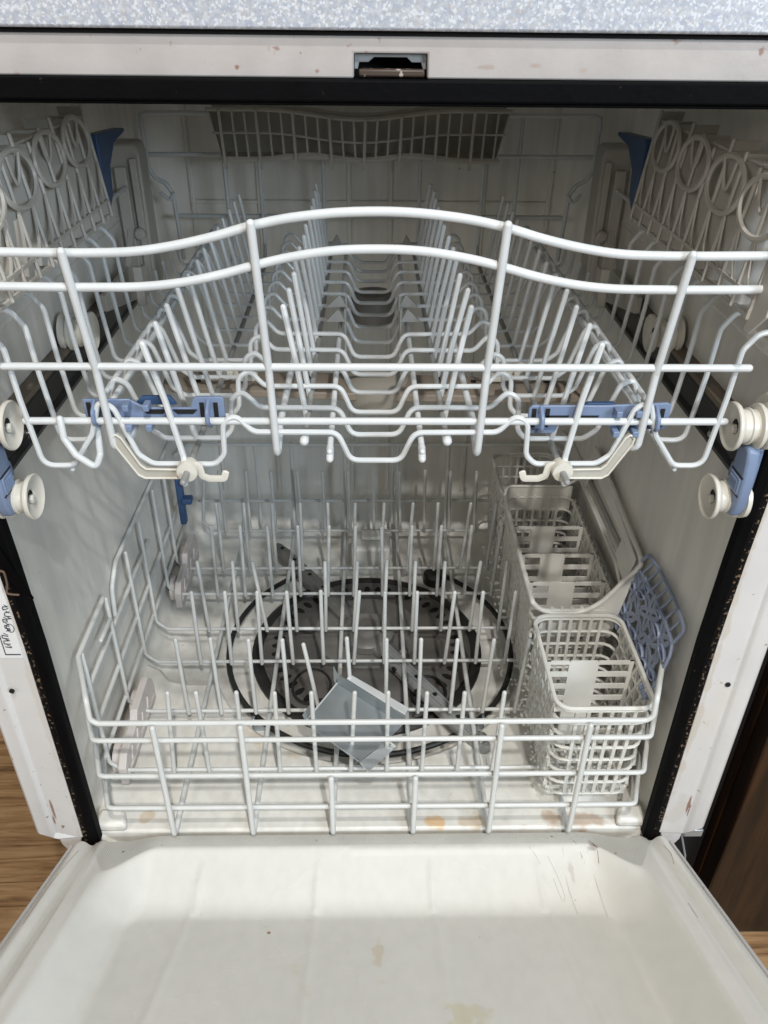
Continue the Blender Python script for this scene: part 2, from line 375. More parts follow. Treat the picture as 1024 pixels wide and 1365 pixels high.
# top rail with the latch opening
m = MB()
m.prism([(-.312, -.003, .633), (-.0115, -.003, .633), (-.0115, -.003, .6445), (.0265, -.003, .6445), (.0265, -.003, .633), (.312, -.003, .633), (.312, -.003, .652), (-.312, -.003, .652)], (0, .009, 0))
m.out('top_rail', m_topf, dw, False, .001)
m = MB(); m.box(-.32, .32, .000, .03, .6521, .6544); m.out('counter_gap', m_void, dw, False)
m = MB(); m.box(-.0115, .0265, .028, .03, .625, .6445); m.box(-.0135, -.0117, .006, .03, .625, .6445); m.box(.0267, .0285, .006, .03, .625, .6445); m.box(-.0115, .0265, .0042, .03, .6446, .6460)
m.out('latch_recess', m_void, dw, False)
m = MB()
m.prism([(-.0113, .002, .6443), (-.0113, .002, .637), (-.0095, .002, .637), (-.0088, .002, .6402), (-.004, .002, .6402), (-.001, .002, .6425), (.016, .002, .6425), (.0185, .002, .6402), (.0235, .002, .6402), (.0245, .002, .637), (.0263, .002, .637), (.0263, .002, .6443)], (0, .0015, 0))
m.out('latch_plate', m_galv, dw, False, .0003)
m = MB(); m.box(-.009, .0255, -.001, .008, .6335, .6372)
m.out('latch_strike', plastic('brown_latch_plastic', (.05, .032, .022), .5, dirt=(.4, .35, .3), dirt_scale=200, dirt_amt=.6), dw, False, .001)
# sticker with barcode and printing on the left flange
m = MB(); m.box(-.2935, -.2755, -.0026, -.0010, .228, .40); st = m.out('sticker', plastic('sticker_paper', (.70, .70, .70), .4, .03), dw, False)
m = MB()
z = .300; random.seed(3)
while z < .372:
    h = random.choice((.0006, .0006, .0012, .0018)); m.box(-.2835, -.2762, -.0030, -.0026, z, z+h); z += h+random.choice((.0006, .0012))
m.box(-.2888, -.2882, -.0030, -.0026, .232, .300); m.box(-.2888, -.2768, -.0030, -.0026, .2315, .2323)
m.out('barcode', m_ink, st, False)
m = MB()
for (z0, x0, wd) in ((.268, -.2795, .0040), (.256, -.2822, .0035), (.2400, -.2868, .0048)):
    z = z0
    for i in range(5):
        a = random.uniform(-.0015, .0015)
        m.bar((x0, -.0028, z), (x0+wd, -.0028, z+a), (0, 0, .0003), (0, .0002, 0))
        if i % 2: m.bar((x0, -.0028, z), (x0, -.0028, z+.0022), (.0003, 0, 0), (0, .0002, 0))
        else: m.bar((x0+wd, -.0028, z), (x0+wd*.4, -.0028, z+.002), (.0003, 0, 0), (0, .0002, 0))
        z += .0030
m.tube([(-.2785+.0028*math.cos(a*PI/8), -.0028, .259+.0042*math.sin(a*PI/8)) for a in range(16)], .0003, True, sides=4)
m.out('printing', m_ink, st, False)
# base under the tub
m = MB(); m.box(-.285, .285, .045, .56, -.199, -.02); m.out('base', m_void, dw, False)
for s in (-1, 1):
    m = MB(); m.box(min(s*.279, s*.293), max(s*.279, s*.293), .006, .10, -.199, -.012); m.out('hinge_arm', plastic('rusty_dark_metal', (.035, .022, .016), .6, .3, 30), dw, False)

# door: moulded inner liner as a height field on a tilted plane
A = math.radians(27); O = Vector((0, .02, -.04)) + Vector((0, math.sin(A), math.cos(A)))*.014; tv = Vector((0, -math.cos(A), math.sin(A))); nv = Vector((0, math.sin(A), math.cos(A)))
def sst(x): x = max(0, min(1, x)); return x*x*(3-2*x)
def ramp(x, k=.16):      # clamped line with softly rounded ends
    if x <= 0: return 0
    if x >= 1: return 1
    if x < k: return x*x/(2*k)/(1-k)
    if x > 1-k: return 1-(1-x)**2/(2*k)/(1-k)
    return (x-k/2)/(1-k)
def ramp2(x):
    if x <= 0: return 0
    if x >= 1: return 1
    k0, k1 = .05, .34; m_ = 1/(1-k0/2-k1/2)
    if x < k0: return m_*x*x/(2*k0)
    if x > 1-k1: return 1-m_*(1-x)**2/(2*k1)
    return m_*(x-k0/2)
def door_h(x, s):
    ax = abs(x)/.965
    h = .010
    h += .0012*math.exp(-((ax-.281)/.0035)**2) - .0035*math.exp(-((ax-.272)/.0045)**2) + .0010*math.exp(-((ax-.262)/.003)**2)
    if ax > .2855: h -= min(.0035, (ax-.2855)*.9)
    if ax < .235 and s < .055: h += .0028*(1-(s-.039)/.016)*(1-sst((ax-.205)/.025))
    hw = .250
    lip = .0545 + .040*sst((ax-.205)/.042)
    f = ramp2((hw-ax)/.036) * ramp2((s-lip)/.058)
    h -= .036*f
    if f > .5:
        for rx in (-.155, -.05, .052, .150):
            h += .0010*math.exp(-((x-rx*(1+.25*s))/.0032)**2)
    if .15 < f <= .95:
        for rx in (-.155, -.05, .052, .150):
            h += .0022*math.exp(-((x-rx)/.0022)**2)*sst((f-.15)/.3)
    if .03 < f <= .12 and -.02 < x < .16: h += .0006
    return h
nx, ns = 230, 170
V = []; F = []
for j in range(ns+1):
    tt = j/ns; sj = .60*tt**1.35
    for i in range(nx+1):
        x = -.279 + .558*i/nx
        s0 = .039+.0045*sst((abs(x)-.214)/.016)
        s_ = s0 + (sj)*(1-s0/.6)
        V.append(O + Vector((x, 0, 0)) + tv*s_ + nv*door_h(x, s_))
for j in range(ns):
    for i in range(nx):
        a = j*(nx+1)+i; F.append((a, a+nx+1, a+nx+2, a+1))
# skirt down to the outer shell
b0 = len(V)
edge = [i for i in range(nx+1)]
for i in edge: V.append(V[i] - nv*.020 - tv*(.004))
for i in range(nx): F.append((i, i+1, b0+i+1, b0+i))
door = thing('door', '', ''); del door['label'], door['category']; door.parent = dw
mkmesh('door_liner', V, F, m_door, door)
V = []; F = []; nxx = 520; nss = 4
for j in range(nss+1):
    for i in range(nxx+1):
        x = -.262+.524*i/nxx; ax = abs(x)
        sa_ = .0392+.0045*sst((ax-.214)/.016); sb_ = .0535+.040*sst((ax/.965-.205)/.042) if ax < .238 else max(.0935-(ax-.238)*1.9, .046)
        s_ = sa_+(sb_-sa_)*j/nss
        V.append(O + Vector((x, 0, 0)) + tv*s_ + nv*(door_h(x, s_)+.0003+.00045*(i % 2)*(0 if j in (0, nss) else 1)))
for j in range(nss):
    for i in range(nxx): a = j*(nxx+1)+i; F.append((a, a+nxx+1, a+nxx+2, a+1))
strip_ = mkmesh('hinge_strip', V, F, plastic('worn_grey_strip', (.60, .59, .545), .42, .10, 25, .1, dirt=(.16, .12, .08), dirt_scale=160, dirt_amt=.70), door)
m = MB()
def dq(x, s, h): return O + Vector((x, 0, 0)) + tv*s + nv*h
a = [dq(x, s, h) for x, s, h in ((-.2822, .046, -.045), (.2822, .046, -.045), (.2822, .61, -.045), (-.2822, .61, -.045), (-.2822, .046, -.03), (.2822, .046, -.03), (.2822, .61, -.03), (-.2822, .61, -.03))]
m.add(a, [(0,3,2,1),(4,5,6,7),(0,1,5,4),(1,2,6,5),(2,3,7,6),(3,0,4,7)])
m.out('door_panel', m_flange, door, False)
for s in (-1, 1):
    m = MB(); m.bar(dq(s*.2806, .046, -.012), dq(s*.2806, .61, -.012), (.0016, 0, 0), nv*.0205); m.out('door_side', m_flange, door, False, .001)
m = MB(); m.bar(dq(-.2822, .606, -.012), dq(.2822, .606, -.012), tv*.002, nv*.0205); m.out('door_top_edge', m_flange, door, False, .001)
# hair-thin dark scratches in the liner's right corner
random.seed(11)
def scratch(pts, r=.00035):
    P = []
    for x, s in pts: x *= .965; s += .030; P.append(dq(x, s, door_h(x, s)+.0001))
    m = MB(); m.tube(spline(P, 3), r*.42, sides=4); m.out('scratch', m_scr, door)
scratch([(.166, .034), (.172, .048), (.176, .062), (.173, .066), (.168, .05)], .00022)
scratch([(.182, .028), (.180, .052), (.184, .078)], .0002)
scratch([(.150, .028), (.155, .034), (.158, .040)], .0003)
scratch([(.205, .03), (.207, .05), (.210, .082)], .0002)
scratch([(.202, .024), (.200, .04)], .0002)
scratch([(.186, .010), (.198, .018), (.206, .022), (.214, .030)], .0005)
scratch([(.200, .015), (.206, .020), (.212, .022), (.217, .028)], .0004)
scratch([(.279, .03), (.280, .045), (.277, .06)], .0004)
scratch([(-.279, .03), (-.281, .05), (-.2835, .09), (-.283, .14)], .0004)
scratch([(.2655, .12), (.2652, .14)], .0004)
scratch([(.190, .016), (.196, .024), (.199, .036)], .0006)
scratch([(.208, .020), (.214, .030), (.213, .042)], .0007)
scratch([(.172, .010), (.184, .014), (.194, .016)], .0006)

# floor of the tub: filter, heater, spray arm
FC = (-.006, .274)
m = MB()
m.lathe([(.142, -.0078), (.142, .000), (.137, .003), (.131, .0005), (.128, -.001)], (FC[0], FC[1], -.014), (0, 0, 1), 64)
m.out('filter_rim', m_dark, dw)
m = MB()
m.lathe([(.1285, -.006), (.1285, .0012), (.124, .0022), (.098, .0035), (.094, .0060), (.040, .0075), (.038, .004), (.020, .004)], (FC[0], FC[1], -.014), (0, 0, 1), 64)
fi = m.out('filter', m_filt, dw)
for k in range(48):
    a = 2*PI*k/48
    m = MB(); c_ = Vector((FC[0]+.1105*math.cos(a), FC[1]+.1105*math.sin(a), -.0114)); rd = Vector((math.cos(a), math.sin(a), 0)); td = Vector((-math.sin(a), math.cos(a), 0))
    pts = [c_+rd*.0075*math.cos(q*PI/5)+td*.0038*math.sin(q*PI/5) for q in range(10)]
    m.prism(pts, (0, 0, .0008)); m.out('drain_slot', m_void, fi, False)
m = MB()
m.lathe([(.066, .004), (.066, .0082), (.060, .0095), (.030, .0095)], (FC[0], FC[1]+.02, -.014), (0, 0, 1), 48); m.out('inner_filter', m_arm, dw)
for (cx, cy, rr_) in ((-.075, .33, .030), (-.07, .20, .022), (.065, .19, .020)):
    m = MB(); m.tube([(cx+rr_*math.cos(q*PI/12), cy+rr_*1.25*math.sin(q*PI/12), -.0065) for q in range(24)], .0016, True, sides=6); m.out('filter_seal', m_dark, dw)
# heater loop, open towards the back
pts = []
for q in range(0, 61):
    a = math.radians(122 + q*(418-122)/60); pts.append((FC[0]+.004+.172*math.cos(a), .268+.172*math.sin(a), -.0040))
pts = [(-.062, .438, .010)] + pts + [(.095, .415, .008)] if False else pts
wire('heating_element', pts, .0038, m_dark, dw, sides=10)
m = MB(); m.lathe([(.016, -.008), (.016, .008), (.012, .012), (.004, .012)], (.088, .413, -.014), (0, 0, 1), 24); m.out('heater_terminal', m_dark, dw)
for (x, y) in ((-.122, .145), (.114, .145)):
    m = MB(); m.box(x-.010, x+.010, y-.002, y+.002, -.0215, -.009); m.box(x-.010, x-.007, y-.003, y+.003, -.0215, .001); m.box(x+.007, x+.010, y-.003, y+.003, -.0215, .001)
    m.out('heater_bracket', m_galv, dw, False, .0005)
# overfill float housing behind the filter
m = MB(); m.box(-.028, .026, .430, .470, -.022, .026); m.out('float_housing', m_tub, dw, False, .006)
m = MB(); m.box(-.014, .014, .442, .462, .030, .036); m.out('float_cap', m_tub, dw, False, .003)
# lower spray arm
sp = thing('spray_arm', '', ''); del sp['label'], sp['category']; sp.parent = dw
sa = Vector((-.135, .469, .0)); sb = Vector((.121, .094, .003)); ax = (sb-sa).normalized(); sd = Vector((-ax.y, ax.x, 0))
hub = Vector((-.006, .283, .0))
def arm(p, q, w0, w1, mat):
    m = MB(); a = p; b = q; d = (b-a).normalized()
    def sec(c, w_): return [c-sd*w_+Vector((0,0,-.004)), c-sd*w_+Vector((0,0,.003)), c-sd*w_*.55+Vector((0,0,.008)), c+sd*w_*.55+Vector((0,0,.008)), c+sd*w_+Vector((0,0,.003)), c+sd*w_+Vector((0,0,-.004))]
    R_ = [sec(a, w0), sec(a+(b-a)*.9, w1), sec(a+(b-a)*.98, w1*.75), sec(b, w1*.35)]
    V = [x for r in R_ for x in r]; F = []
    for i in range(3):
        for k in range(6): l = (k+1) % 6; F.append((i*6+k, i*6+l, (i+1)*6+l, (i+1)*6+k))
    F += [(5,4,3,2,1,0), tuple(range(18, 24))]
    m.add(V, F); return m.out('arm', mat, sp, False, .0012)
arm(hub, sa, .0125, .0105, m_arm); arm(hub, sb, .0125, .0100, plastic('grey_spray_arm_plastic', (.26, .255, .245), .3, .1, 30))
m = MB()
for s_ in (-1, 1): m.bar(hub+ax*.04+sd*s_*.0045+Vector((0,0,.0088)), sb-ax*.02+sd*s_*.004+Vector((0,0,.0088)), sd*.0010, (0, 0, .0009))
m.out('arm_rib', m_galv, sp, False)
m = MB(); m.lathe([(.034, -.003), (.034, .006), (.030, .0095), (.024, .0105), (.018, .0095), (.0175, .012), (.012, .014), (.004, .014)], hub, (0, 0, 1), 40); m.out('hub', m_arm, sp)
m = MB(); m.lathe([(.0115, .013), (.0115, .0150), (.009, .0158), (.003, .0158)], hub, (0, 0, 1), 24); m.out('hub_cap', m_filt, sp)
m = MB(); m.box(hub.x-.001, hub.x+.001, hub.y-.007, hub.y+.007, hub.z+.0156, hub.z+.0164); m.out('hub_cap_grip', m_filt, sp, False)
for (t_, w_) in ((.93, 0), (.60, .0), (.45, .0), (.78, .0)):
    for (e, ) in ((sa,), (sb,)):
        c_ = hub+(e-hub)*t_
        m = MB(); m.lathe([(.0028, .0083), (.0028, .0089)], c_, (0, 0, 1), 12); m.out('nozzle', m_void, sp)
m = MB(); m.lathe([(.0065, .008), (.0065, .0125), (.004, .0145), (.001, .0145)], sb-ax*.012, (0, 0, 1), 16); m.out('arm_screw', m_steel, sp)
m = MB(); m.lathe([(.0045, .008), (.0045, .011), (.003, .012)], hub+ax*.062+sd*.010, (0, 0, 1), 16); m.out('arm_screw', m_steel, sp)
for k in range(4):
    c_ = hub+ax*(.052+.022*k)-sd*.0118+Vector((0, 0, .003)); m = MB(); m.bar(c_-ax*.003, c_+ax*.003, sd*.0016, (0, 0, .0028)); m.out('nozzle', m_void, sp, False)

# rollers and slide rails on the side walls
def roller(s, y, z, r, d):
    m = MB()
    prof_ = [(r*.30, .0026), (r*.34, .0012), (r*.42, .0006), (r*.72, .0004), (r*.90, -.0014), (r*.955, -.0022), (r, -.0016), (r, .0002), (r*.955, .0014), (r*.70, .0040), (r*.69, .0085), (r*.76, .0089), (r*.76, .0100), (r*.69, .0104), (r*.69, .0140), (r*.93, .0146), (r*.94, .0170), (r*.78, .0176), (r*.78, .0200), (r*.95, .0205), (r*.95, d-.0085)]
    m.lathe(prof_, (s*(.271-d), y, z), (s, 0, 0), 44)
    q = m.out('roller', m_wheel, dw)
    m = MB(); m.lathe([(r*.29, 0), (r*.29, -.0008)], (s*(.271-d+.0026), y, z), (s, 0, 0), 20); m.out('hub_bore', m_void, q)
    m = MB(); m.lathe([(r*.20, .0026), (r*.20, -.0006), (r*.15, -.0012)], (s*(.271-d), y-.0006, z-.0014), (s, 0, 0), 6); m.out('axle_pin', m_wheel, q)
    return q
for s in (-1, 1):
    for (y, z, r) in ((.001, .430, .0165), (.006, .372, .0163), (.183, .427, .0165)):
        roller(s, y, z, r, .032)
    m = MB(); m.prism([(s*.2625, y, z) for y, z in [(.004, .362), (.014, .355), (.026, .362), (.030, .400), (.026, .440), (.014, .450), (.004, .444)][::(1 if s > 0 else -1)]], (s*.0085, 0, 0)); m.out('roller_bracket', m_wheel, dw, False, .0015)
    m = MB()
    xo = .2715
    m.prism([(s*xo, 0, .378), (s*.260, 0, .378), (s*.259, 0, .383), (s*.262, 0, .386), (s*.262, 0, .404), (s*.259, 0, .407), (s*.260, 0, .411), (s*xo, 0, .411)], (0, .45, 0))
    t_ = m.out('slide_rail', plastic('black_rail_plastic', (.010, .010, .011), .35, .2, 30), dw, False, .0008); t_.location.y = .028
    m = MB()
    m.prism([(s*xo, 0, .4115), (s*.258, 0, .4115), (s*.258, 0, .416), (s*xo, 0, .419)], (0, .44, 0)); t_ = m.out('rail_cap', plastic('brown_grime', (.16, .13, .10), .5, .3, 60), dw, False); t_.location.y = .03
    m = MB(); m.lathe([(.003, 0), (.003, .002), (.0018, .003)], (s*.262, .075, .386), (-s, 0, 0), 12); m.out('rail_screw', m_steel, dw)
    # blue end stop with a ribbed grip
    P = [(.010, .412), (-.002, .4165), (-.0045, .415), (-.0045, .400), (-.0045, .370), (.004, .361), (.0125, .367), (.0150, .374), (.024, .371), (.0275, .380), (.026, .390), (.015, .398)]
    m = MB(); m.prism([(s*.2575, y, z) for y, z in (P if s > 0 else P[::-1])], (s*.0052, 0, 0)); e_ = m.out('end_stop', m_blue, dw, False, .0015)
    Q = [(.007, .4135), (-.004, .4180), (-.0095, .4165), (-.0115, .408), (-.0130, .392), (-.0125, .374), (-.008, .3645), (.001, .3615), (.0055, .366), (.0065, .385), (.0075, .402)]
    m = MB(); m.prism([(s*.2490, y, z) for y, z in (Q if s > 0 else Q[::-1])], (s*.0085, 0, 0)); m.out('stop_cover', m_blue, e_, False, .0020)
    m = MB(); m.box(min(s*.2478, s*.2505), max(s*.2478, s*.2505), -.0105, .0050, .3828, .3955); m.out('grip_pad', m_blue, e_, False, .0008)
    for k in range(7):
        m = MB(); m.box(min(s*.2472, s*.2482), max(s*.2472, s*.2482), -.0082+.0017*k, -.0074+.0017*k, .3848, .3935); m.out('grip_rib', m_blue, e_, False, .0002)
    for z_ in (.3816, .3961):
        m = MB(); m.box(min(s*.2485, s*.2495), max(s*.2485, s*.2495), -.0118, .0058, z_, z_+.0009); m.out('grip_gap', m_void, e_, False)
m = MB(); m.lathe([(.011, 0), (.011, .0030), (.008, .0035), (.0075, .0015), (.002, .0010)], (-.2722, .279, .102), (1, 0, 0), 28); v_ = m.out('wall_vent', m_tub, dw)
m = MB(); m.lathe([(.0062, 0), (.0062, .0014)], (-.2715, .277, .102), (1, 0, 0), 20); m.out('vent_hole', m_void, v_)
m = MB(); m.lathe([(.034, -.008), (.034, .004), (.031, .009), (.024, .0115), (.005, .0118)], (.193, .062, 0), (0, 0, 1), 40); m.out('floor_boss', m_tub, dw)
m = MB(); m.lathe([(.0032, 0), (.0032, .002), (.002, .0035)], (.2715, .035, .474), (-1, 0, 0), 14); m.out('wall_screw', m_wheel, dw)

# ------------------------------------------------------------------ lower rack
lr = thing('lower_rack', 'white wire lower dish rack with rows of upright tines on the tub floor', 'dish rack')
PX = [-.197+.0353*k for k in range(11)]
rowd = {
 .061: [(-.197,-.189,.130),(-.162,-.163,.130),(-.127,-.126,.130),(-.092,-.091,.129),(-.056,-.057,.129),(-.022,-.017,.129),(.014,.014,.129),(.049,.050,.128),(.084,.085,.128),(.119,.122,.128)],
 .139: [(-.197,-.198,.125),(-.162,-.163,.126),(-.125,-.125,.124),(-.090,-.091,.124),(-.057,-.070,.118),(-.021,-.026,.126),(.014,.014,.124),(.049,.049,.124),(.084,.086,.123),(.119,.123,.123),(.154,.159,.123)],
 .215: [(-.197,-.196,.125),(-.162,-.160,.125),(-.127,-.125,.125),(-.091,-.093,.125),(-.056,-.056,.126),(-.021,-.014,.125),(.014,.014,.124),(.049,.049,.124),(.084,.090,.124),(.120,.121,.124),(.154,.157,.124)],
 .272: [(-.197,-.200,.124),(-.162,-.160,.124),(-.127,-.137,.123),(-.091,-.091,.124),(-.056,-.054,.123),(-.022,-.017,.123),(.014,.017,.125),(.049,.050,.123),(.084,.084,.123),(.119,.125,.123),(.154,.156,.123)],
 .340: [(-.197,-.195,.127),(-.162,-.160,.127),(-.127,-.127,.127),(-.091,-.090,.127),(-.056,-.052,.127),(-.023,-.020,.127),(.014,.012,.125),(.049,.049,.127),(.084,.085,.127),(.119,.122,.127),(.154,.159,.127)],
 .395: [(-.198,-.198,.125),(-.163,-.163,.125),(-.127,-.127,.125),(-.092,-.091,.125),(-.057,-.056,.125),(-.023,-.021,.125),(.013,.016,.125),(.048,.053,.125),(.084,.085,.125),(.119,.127,.125),(.155,.160,.125)],
 .485: [(-.208,-.209,.120),(-.173,-.172,.120),(-.136,-.138,.120),(-.099,-.102,.121),(-.066,-.067,.120),(-.030,-.032,.120),(.004,.003,.120),(.042,.039,.119),(.076,.074,.122),(.112,.109,.120),(.148,.145,.120)]}
for y, L in rowd.items():
    zt_ = .172 if y < .45 else .12
    x0 = -.260
    if y == .139: pl = [(-.2595, y, .173), (-.2600, y, .034), (-.243, y, .0185), (.243, y, .0185), (.260, y, .034), (.2595, y, .100)]
    elif y == .485: pl = [(-.232, y, .1), (-.240, y, .034), (-.228, y, .0185), (.228, y, .0185), (.240, y, .034), (.236, y, .1)]
    else: pl = [(-.2595, y, .173), (-.2600, y, .030), (-.248, y, .0185), (.248, y, .0185), (.260, y, .030), (.2595, y, .110)]
    wire('cross_wire', pl, .0024, m_wirel, lr, .010)
    for (bx, tx, tz) in L:
        wire('tine', [(bx, y-.0035, .0185), (bx+(tx-bx)*.5+random.uniform(-.0004, .0004), y-.0035, .0185+(tz-.0185)*.5), (tx, y-.0035, tz-.002)], .00255, m_wirel, lr)
for x, top in ((-.1855, .151), (-.112, .151), (-.0375, .084), (.0375, .084), (.1085, .151), (.184, .151)):
    wire('frame_wire', [(x, -.0055 if top > .1 else -.0045, top), (x, -.006, .006), (x*.995, .030, .0125), (x*.99, .49, .0125), (x*.985, .497, .055), (x*.985, .503, .15 if abs(x) < .12 else .06)], .0030, m_wirel, lr, .006)
for z, hw, y, dz in ((.151, .2385, 0, .030), (.130, .2400, 0, 0), (.084, .2425, 0, 0), (.040, .2425, 0, 0)):
    if z == .151:
        wire('rim_wire', [(-.262, .139, .174), (-.2605, .055, .1755), (-.2385, .003, .208 if 0 else .175), (-hw, .0005, z+.004), (-hw+.006, 0, z), (hw-.006, 0, z), (hw, .0005, z+.004), (.2385, .003, .175), (.2605, .055, .1755), (.262, .12, .174)], .0029, m_wirel, lr, .007)
    else:
        yb = {.130: .30, .084: .47, .040: .47}[z]
        zb = {.130: .130, .084: .084, .040: .040}[z]
        wire('rim_wire', [(-.262, yb, zb), (-.262, .055, z), (-.2565, .035, z), (-hw-.001, .001, z), (-hw+.004, 0, z), (hw-.004, 0, z), (hw+.001, .001, z), (.2565, .035, z), (.262, .055, z), (.262, yb, zb)], .0027, m_wirel, lr, .006)
wire('rim_wire', [(-.2645, .165, .130), (-.2645, .172, .160), (-.2645, .195, .176), (-.2645, .46, .176), (-.258, .49, .176)], .0028, m_wirel, lr, .01)
wire('rim_wire', [(.2645, .20, .176), (.2645, .46, .176), (.258, .49, .176)], .0028, m_wirel, lr, .01)
wire('rim_wire', [(-.245, .500, .060), (.245, .500, .060)], .0027, m_wirel, lr)
wire('rim_wire', [(-.262, .47, .151), (-.25, .499, .151), (.25, .499, .151), (.262, .47, .151)], .0027, m_wirel, lr, .01)
for x in (-.16, .03): wire('frame_wire', [(x, .502, .02), (x, .502, .15)], .0024, m_wirel, lr)
wire('frame_wire', [(-.259, .105, .150), (-.2585, .136, .150)], .0026, m_wirel, lr)
# roller carriages on the left, blue clip at the back left
for (y0, y1) in ((.055, .175), (.33, .45)):
    for s in (-1, 1):
        m = MB()
        P = [(y0, .004), (y1, .004), (y1, .030), (y1-.012, .046), (y0+.06, .046), (y0+.052, .036), (y0+.012, .036), (y0, .026)]
        m.prism([(s*.243, y, z) for y, z in (P if s > 0 else P[::-1])], (s*.008, 0, 0))
        m.box(min(s*.2415, s*.2435), max(s*.2415, s*.2435), y0+.004, y1-.004, .012, .016)
        cg = m.out('roller_carriage', m_pink, lr, False, .003)
        for yy in (y0+.025, y1-.025):
            m = MB(); m.lathe([(.004, 0), (.015, .001), (.0165, .003), (.0165, .008), (.014, .009)], (s*.2515, yy, .017), (s, 0, 0), 28); m.out('rack_wheel', m_pink, cg)
        for k in range(4):
            yy = y0+.02+k*.022
            m = MB(); m.prism([(s*.2430, yy, .018), (s*.2430, yy+.013, .018), (s*.2430, yy+.006, .032)], (-s*.0014, 0, 0)); m.out('rib', m_pink, cg, False)
m = MB(); m.box(-.249, -.241, .400, .412, .085, .165); m.box(-.243, -.230, .396, .410, .118, .126); m.box(-.243, -.232, .396, .410, .146, .153); m.out('height_clip', m_dblue, lr, False, .002)

# ------------------------------------------------------------------ cutlery baskets
def loop_pts(x0, x1, y0, y1, z, r=.012, n=4):
    P = []
    for cx, cy, a0 in ((x1-r, y0+r, -90), (x1-r, y1-r, 0), (x0+r, y1-r, 90), (x0+r, y0+r, 180)):
        for k in range(n+1):
            a = math.radians(a0+90*k/n); P.append((cx+r*math.cos(a), cy+r*math.sin(a), z))
    return P
def basket(name, label, x0, x1, y0, y1, z0, z1, dividers, rim=True, zbands=7, group=None):
    t = thing(name, label, 'cutlery basket', group)
    tap = .004
    def dim(z): k = (z1-z)/(z1-z0)*tap; return x0+k, x1-k, y0+k*.6, y1-k*.6
    # corners and end walls: horizontal bands and upright slats
    m = MB()
    for i in range(zbands+1):
        z = z0+.004+(z1-z0-.004)*i/zbands*.97
        a, b, c_, d = dim(z); m.tube(loop_pts(a, b, c_, d, z, .014), .0016, True, sides=6)
    for y_, k_ in ((y0, 1), (y1, -1)):
        for i in range(6):
            f = (i+.5)/6; 
            pa, pb = dim(z0), dim(z1)
            xa = pa[0]+.012+(pa[1]-pa[0]-.024)*f; xb = pb[0]+.012+(pb[1]-pb[0]-.024)*f
            ya = pa[2] if k_ > 0 else pa[3]; yb = pb[2] if k_ > 0 else pb[3]
            m.bar((xa, ya, z0+.003), (xb, yb, z1), (.0016, 0, 0), (0, .0013, 0))
    m.out('end_wall', m_bask, t)
    # long side walls: slanted lattice
    for sx in (0, 1):
        m = MB()
        L = y1-y0-.024; n_ = max(6, int(L/.0140))
        for i in range(-4, n_+5):
            for dr in (1, -1):
                ya = y0+.012+L*i/n_; yb = ya+dr*.045; za, zb = z0+.004, z1-.001
                # clip to the panel
                lo, hi = y0+.010, y1-.010
                pa, pb = (ya, za), (yb, zb)
                if (pa[0] < lo and pb[0] < lo) or (pa[0] > hi and pb[0] > hi): continue
                def clip(p, q, lim):
                    tt = (lim-p[0])/(q[0]-p[0]); return (lim, p[1]+(q[1]-p[1])*tt)
                if pa[0] < lo: pa = clip(pa, pb, lo)
                if pa[0] > hi: pa = clip(pa, pb, hi)
                if pb[0] < lo: pb = clip(pb, pa, lo)
                if pb[0] > hi: pb = clip(pb, pa, hi)
                xa = dim(pa[1])[sx]; xb = dim(pb[1])[sx]
                off = .0006*dr
                m.bar((xa+off, *pa), (xb+off, *pb), (0, .0017, 0), (.0014, 0, 0))
        m.out('side_wall', m_bask, t, False)
    m = MB()
    a, b, c_, d = dim(z0)
    for i in range(7): f = (i+.5)/7; m.bar((a+(b-a)*f, c_, z0+.004), (a+(b-a)*f, d, z0+.004), (.0012, 0, 0), (0, 0, .0012))
    n_ = max(5, int((d-c_)/.014))
    for i in range(n_): f = (i+.5)/n_; m.bar((a, c_+(d-c_)*f, z0+.004), (b, c_+(d-c_)*f, z0+.004), (0, .0012, 0), (0, 0, .0010))
    m.out('bottom', m_bask, t, False)
    if rim:
        m = MB(); m.tube(loop_pts(x0-.0005, x1+.0005, y0-.0005, y1+.0005, z1, .014, 6), .0021, True, sides=8); m.out('rim', m_bask, t)
    for yd in dividers:
        zt_ = z1-.002; zb_ = z0+.006; a, b = x0+.002, x1-.002; w_ = b-a
        m = MB()
        m.box(a+w_*.26, a+w_*.60, yd-.0009, yd+.0009, zb_, zt_)
        nb = 7
        for i in range(nb+1):
            z = zb_+(zt_-.0040-zb_)*i/nb
            m.box(a, a+w_*.26+.001, yd-.00085, yd+.00085, z, z+(.0040 if i == nb else .0055))
            m.box(a+w_*.60-.001, b, yd-.00085, yd+.00085, z, z+(.0040 if i == nb else .0055))
        m.box(a, a+.004, yd-.0008, yd+.0008, zb_, zt_); m.box(b-.004, b, yd-.0008, yd+.0008, zb_, zt_)
        m.out('divider', m_bask, t, False)
    return t
G = 'cutlery basket modules clipped in a row'
fb = basket('cutlery_basket', 'small front cutlery basket with raised blue flower pattern lid', .1605, .2465, .0150, .1380, .030, .150, (.076,), group=G)
mbk = basket('cutlery_basket', 'long middle cutlery basket with side handle and three dividers', .1625, .2465, .1450, .3600, .030, .156, (.188, .238, .293), rim=False, group=G)
bb = basket('cutlery_basket', 'rearmost cutlery basket in the dark back right corner', .1625, .2450, .3670, .4750, .030, .150, (), group=G)
